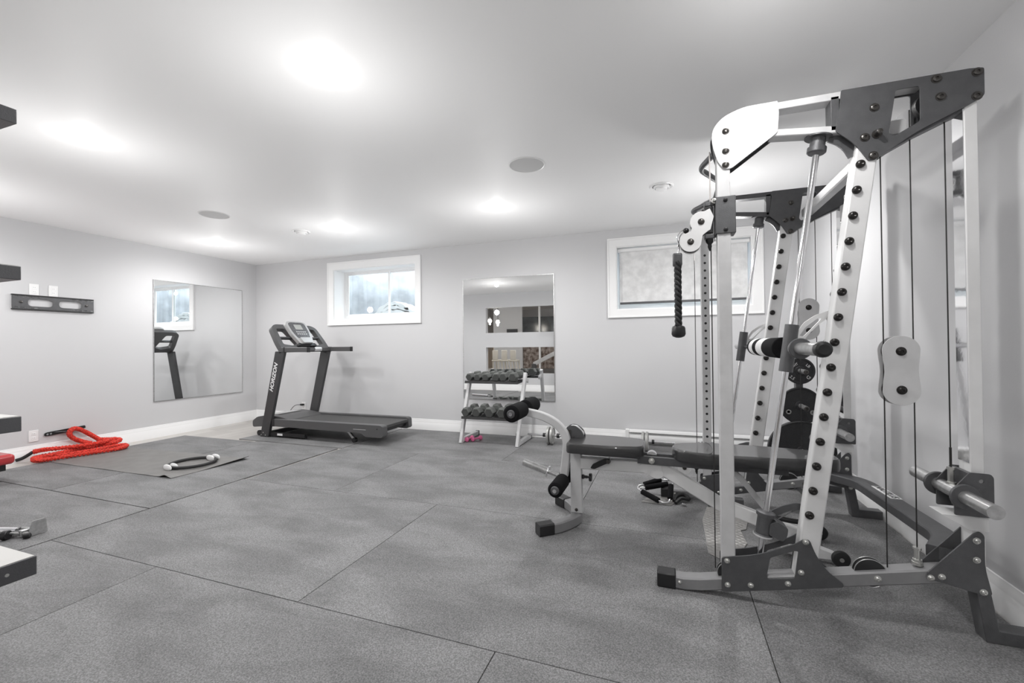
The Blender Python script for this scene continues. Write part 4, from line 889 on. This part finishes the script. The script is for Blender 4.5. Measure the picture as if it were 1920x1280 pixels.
def rope_obj(name, path, r, m_, parent, strands=3, pitch=.045):
    bm = nb(); P = [Vector(p) for p in path]; fr = frames(P)
    L = [0]
    for i in range(1, len(P)): L.append(L[-1] + (P[i] - P[i - 1]).length)
    for s in range(strands):
        q = [];
        for i, (p, sd, u, k) in enumerate(fr):
            a = L[i] / pitch * 2 * PI / 1.0 * .5 + s * 2 * PI / strands; q.append(p + (sd * math.cos(a) + u * math.sin(a)) * r * .5)
        tube(bm, q, r * .58, 8)
    return obj(name, bm, m_, parent)
t = thing('battle_rope', 'coiled red battle rope with a black handle heaped by the left wall', 'rope', (-5.9, 2.7, 0)); TR = Vector((-5.9, 2.7, 0))
A = [(-6.06, 2.46, .09), (-6.02, 2.52, .10), (-5.97, 2.64, .095), (-5.93, 2.80, .09), (-5.90, 2.95, .095), (-5.93, 3.06, .10), (-5.99, 3.09, .09), (-6.03, 3.00, .075), (-6.00, 2.85, .065), (-5.96, 2.70, .055), (-5.93, 2.55, .05), (-5.94, 2.43, .04),
     (-5.90, 2.40, .032), (-5.84, 2.45, .030), (-5.80, 2.60, .030), (-5.75, 2.78, .030), (-5.70, 2.95, .030), (-5.72, 3.06, .032), (-5.80, 3.10, .035), (-5.87, 3.02, .034), (-5.85, 2.85, .033), (-5.88, 2.70, .033), (-5.93, 2.56, .032), (-6.0, 2.44, .03), (-6.05, 2.50, .032), (-6.04, 2.66, .034), (-6.00, 2.82, .040), (-5.93, 2.96, .060), (-5.88, 3.06, .075), (-5.93, 3.12, .085), (-6.02, 3.08, .09), (-6.07, 3.0, .10)]
Bp = [(-6.07, 3.0, .10), (-6.09, 2.935, .165), (-6.095, 2.865, .225), (-6.085, 2.80, .262), (-6.075, 2.755, .252), (-6.075, 2.745, .205), (-6.08, 2.79, .150), (-6.07, 2.86, .105), (-6.02, 2.90, .085)]
path = [Vector(p) - TR for p in spline(A, 6)] + [Vector(p) - TR for p in spline(Bp, 6)][1:]
rope_obj('rope', path, .0235, 'red', t, 4, .034)
obj('rope_handle', tube(nb(), [Vector(p) - TR for p in spline([(-6.13, 2.36, .022), (-6.10, 2.40, .04), (-6.065, 2.455, .088)], 6)], .016, 14), 'rubber', t)
t = thing('rope_anchor', 'black steel rope anchor bar leaning on the left wall behind the red rope', 'bracket', (XL, 2.745, .245))
hb = [circle(-.145, -.012, .010, 14), circle(-.118, -.010, .010, 14)]
ob = obj('anchor_plate', pyz(nb(), rpoly([(-.170, -.028), (-.170, .002), (-.15, .010), (.165, .030), (.170, .0), (.06, -.012), (-.12, -.030)], .010), .010, .016, hb), 'black', t)
obj('anchor_loop', tube(nb(), spline([(.014, -.09, .0), (.05, -.07, .004), (.055, 0, -.002), (.05, .06, .004), (.014, .08, .006)]), .006, 10), 'char', t)
obj('anchor_standoff', box(nb(), 0, .011, -.03, .03, -.012, .008), 'black', t)

# ------------------------------------------------------------------ red padded bench end, chrome bar, shelf unit on the left
t = thing('red_bench', 'low red padded bench whose end shows at the left edge', 'bench', (-5.55, 1.86, 0))
obj('red_pad', box(nb(), -.36, .36, -.14, .14, .165, .250), 'redvinyl', t, bevel=.03, seg=5)
obj('bench_rail', box(nb(), -.33, .30, -.03, .03, .12, .166), 'black', t, bevel=.004)
obj('end_bracket', box(nb(), .24, .28, .07, .11, .105, .166), 'black', t, bevel=.004)
for x in (-.30, -.05):
    for y in (-.10, .10): obj('bench_leg', box(nb(), x - .02, x + .02, y - .02, y + .02, 0, .166), 'black', t, bevel=.004)
t = thing('chrome_cable_bar', 'chrome bar with black roller and swivel end on the floor at the left edge', 'bar attachment', (-3.70, 1.42, 0))
obj('chrome_tube', tube(nb(), [(-.42, -.10, .030), (-.22, -.045, .028), (.0, .015, .030)], .022, 18), 'chrome', t)
obj('black_roller', lathe(nb(), (-.015, -.045, .026), (.85, .5, .05), [(0, .008), (0, .024), (.004, .027), (.026, .027), (.03, .024), (.03, .008)], 22), 'black', t)
obj('swivel_fork', tube(tube(nb(), [(.0, -.02, .030), (.08, .03, .022)], .009, 10), [(.0, .03, .04), (.075, .07, .034)], .009, 10), 'steel', t)
obj('swivel_body', box(nb(), .03, .06, .0, .075, .008, .045), 'steel', t, bevel=.006)
obj('swivel_plate', pyz(nb(), rpoly([(.02, .004), (.11, .004), (.10, .09), (.04, .09)], .01), .078, .086), 'steel', t)
obj('rubber_tip', lathe(nb(), (.085, .0, .016), (.6, .7, 0), [(0, .004), (.004, .014), (.03, .015), (.036, .006)], 14), 'rubber', t)
t = thing('shelf_unit', 'dark edged open shelf unit with pale boards, its shelf ends showing at the left edge', 'shelves', (-2.2, .35, 0))
SX = (-.42, .335)      # x of the boards about the unit
for z, th, fx, yb in ((1.794, .043, .388, .350), (1.328, .041, .411, .350), (.884, .044, .413, .350), (.480, .053, .492, .350)):
    o = obj('shelf_board', box(nb(), -.12, fx, -.33, yb, z, z + th), 'shelf_edge', t, bevel=.002)
    obj('board_top', box(nb(), -.116, fx - .004, -.326, yb - .004, z + th - .0005, z + th + .0015), 'shelf_top', t, smooth=False)
obj('board_screw', lathe(nb(), (.492, .290, .506), (1, 0, 0), [(0, .0045), (.0015, .0045), (.002, .0005)], 12), 'zinc', t)
for x in (-.095, .36):
    for y in (-.30, .04): obj('shelf_post', box(nb(), x - .02, x + .02, y - .02, y + .02, 0, 1.835), 'shelf_edge', t, bevel=.002)

# ------------------------------------------------------------------ the room behind the photographer, seen in the tall mirror
RL = [((-4.7, -1.1), 1.80, 'left glass pendant lamp over the counter in the room behind'), ((-4.46, -1.1), 1.76, 'right glass pendant lamp over the counter in the room behind')]
for (x, y), z, lab in RL:
    t = thing('pendant_lamp', lab, 'pendant lamp', (x, y, H), 'pendant lamps seen in the mirror')
    obj('lamp_cord', tube(nb(), [(0, 0, 0), (0, 0, z - H + .12)], .006, 8), 'black', t)
    obj('lamp_shade', lathe(nb(), (0, 0, z - H + .12), (0, 0, -1), [(0, .02), (.03, .03), (.05, .035)], 20), 'steel', t)
    obj('lamp_bulb', lathe(nb(), (0, 0, z - H + .07), (0, 0, -1), [(0, .02), (.03, .045), (.07, .05), (.10, .035), (.115, .001)], 20), 'lampwarm', t)
    ld = bpy.data.lights.new('pendant_light', 'POINT'); ld.energy = 3; ld.shadow_soft_size = .02; ld.color = (1, .95, .88); lo = bpy.data.objects.new('pendant_light', ld); C.objects.link(lo); lo.parent = t; lo.location = (0, 0, z - H - .075)
for (x, y, lab) in ((-2.6, -1.4, 'recessed ceiling downlight in the room behind, seen in the tall mirror'), (-5.6, -1.6, 'recessed ceiling downlight over the kitchen in the room behind'), (0.25, -0.85, 'added unseen ceiling downlight behind the camera, brightening the smith machine')):  # the last one is added to light the machine's camera-facing sides
    t = thing('downlight', lab, 'ceiling light', (x, y, H), 'recessed ceiling downlights')
    obj('light_trim', lathe(nb(), (0, 0, 0), (0, 0, -1), [(0, .048), (.0, .060), (.0015, .060), (.003, .050), (.001, .046)], 32), 'trim', t)
    obj('lens', lathe(nb(), (0, 0, 0), (0, 0, -1), [(0, .050), (.012, .047), (.020, .034), (.023, .001)], 32), 'lamp', t)
    lamps(t, 1.3 if x > 0 else 0.45)
for k, x in enumerate((-4.62, -4.34, -4.08)):
    t = thing('bar_stool', ['left', 'middle', 'right'][k] + ' cream bar stool with curved back legs seen in the tall mirror', 'bar stool', (x, -1.42, 0), 'cream bar stools')
    obj('seat', box(nb(), -.11, .11, -.16, .16, .66, .71), 'cream', t, bevel=.02)
    obj('backrest', box(nb(), -.085, .085, .13, .155, .71, .98), 'cream', t, bevel=.01)
    for s in (-1, 1):
        bm = nb(); bar(bm, spline([(s * .08, -.12, .66), (s * .09 + .03, -.13, .35), (s * .10 + .10, -.15, 0)], 6), .02, .035, (1, 0, 0)); obj('leg', bm, 'cream', t)
        bm = nb(); bar(bm, spline([(s * .08, .12, .66), (s * .09 + .03, .13, .35), (s * .10 + .10, .17, 0)], 6), .02, .035, (1, 0, 0)); obj('leg', bm, 'cream', t)
tag(obj('kitchen_backsplash', box(nb(), -6.0, -5.0, -4.55, -4.50, .3, 1.05), 'backsplash', off=(-5.5, -4.5, .3)), 'warmly lit brown tiled panel seen low in the tall mirror', 'wall panel')
tag(obj('kitchen_cabinet', box(nb(), -6.1, -4.9, -4.52, -3.9, -.012, .30), 'trim', off=(-5.5, -4.2, 0)), 'low white cabinet below the warm tiled panel in the mirror', 'cabinet')
tag(obj('range_hood', box(nb(), -5.15, -4.75, -4.5, -4.1, 1.03, 1.12), 'steel', bevel=.01, off=(-4.95, -4.3, 1.05)), 'grey hood edge above the stools seen in the mirror', 'hood')
t = thing('glass_partition', 'dark glass partition with a white post seen at the right of the tall mirror', 'partition', (-3.9, -3.5, 0))
obj('glass_panel', box(nb(), -.62, 1.3, -.02, 0, 1.15, 2.05), 'darkglass', t); obj('white_post', box(nb(), -.06, .0, -.0, .06, -.012, 2.44), 'trim', t)
obj('stone_panel', box(nb(), -.62, 1.3, -.04, -.0, .35, 1.12), 'brick', t)
bm = nb(); bar(bm, [(-3.75, -2.2, .55), (-2.9, -2.2, .98)], .06, .12, (0, 0, 1)); t = tag(obj('stair_stringer', bm, 'silver', off=(-3.3, -2.2, .5)), 'sloping grey stair stringer seen at the right edge of the mirror', 'stair part')
bm = nb(); box(bm, -3.80, -3.68, -2.27, -2.13, -.012, .56); tag(obj('stair_support', bm, 'char', off=(-3.74, -2.2, 0)), 'short dark support post under the sloping stair stringer', 'stair part')
tag(obj('television', box(nb(), -5.05, -4.68, -3.42, -3.38, 1.45, 1.66), 'carton', off=(-4.86, -3.4, 1.5)), 'small dark screen on the white wall seen in the mirror', 'television')
struct('wall_kitchen', box(nb(), -5.55, -4.52, -3.50, -3.43, -.012, H), 'wall', smooth=False)
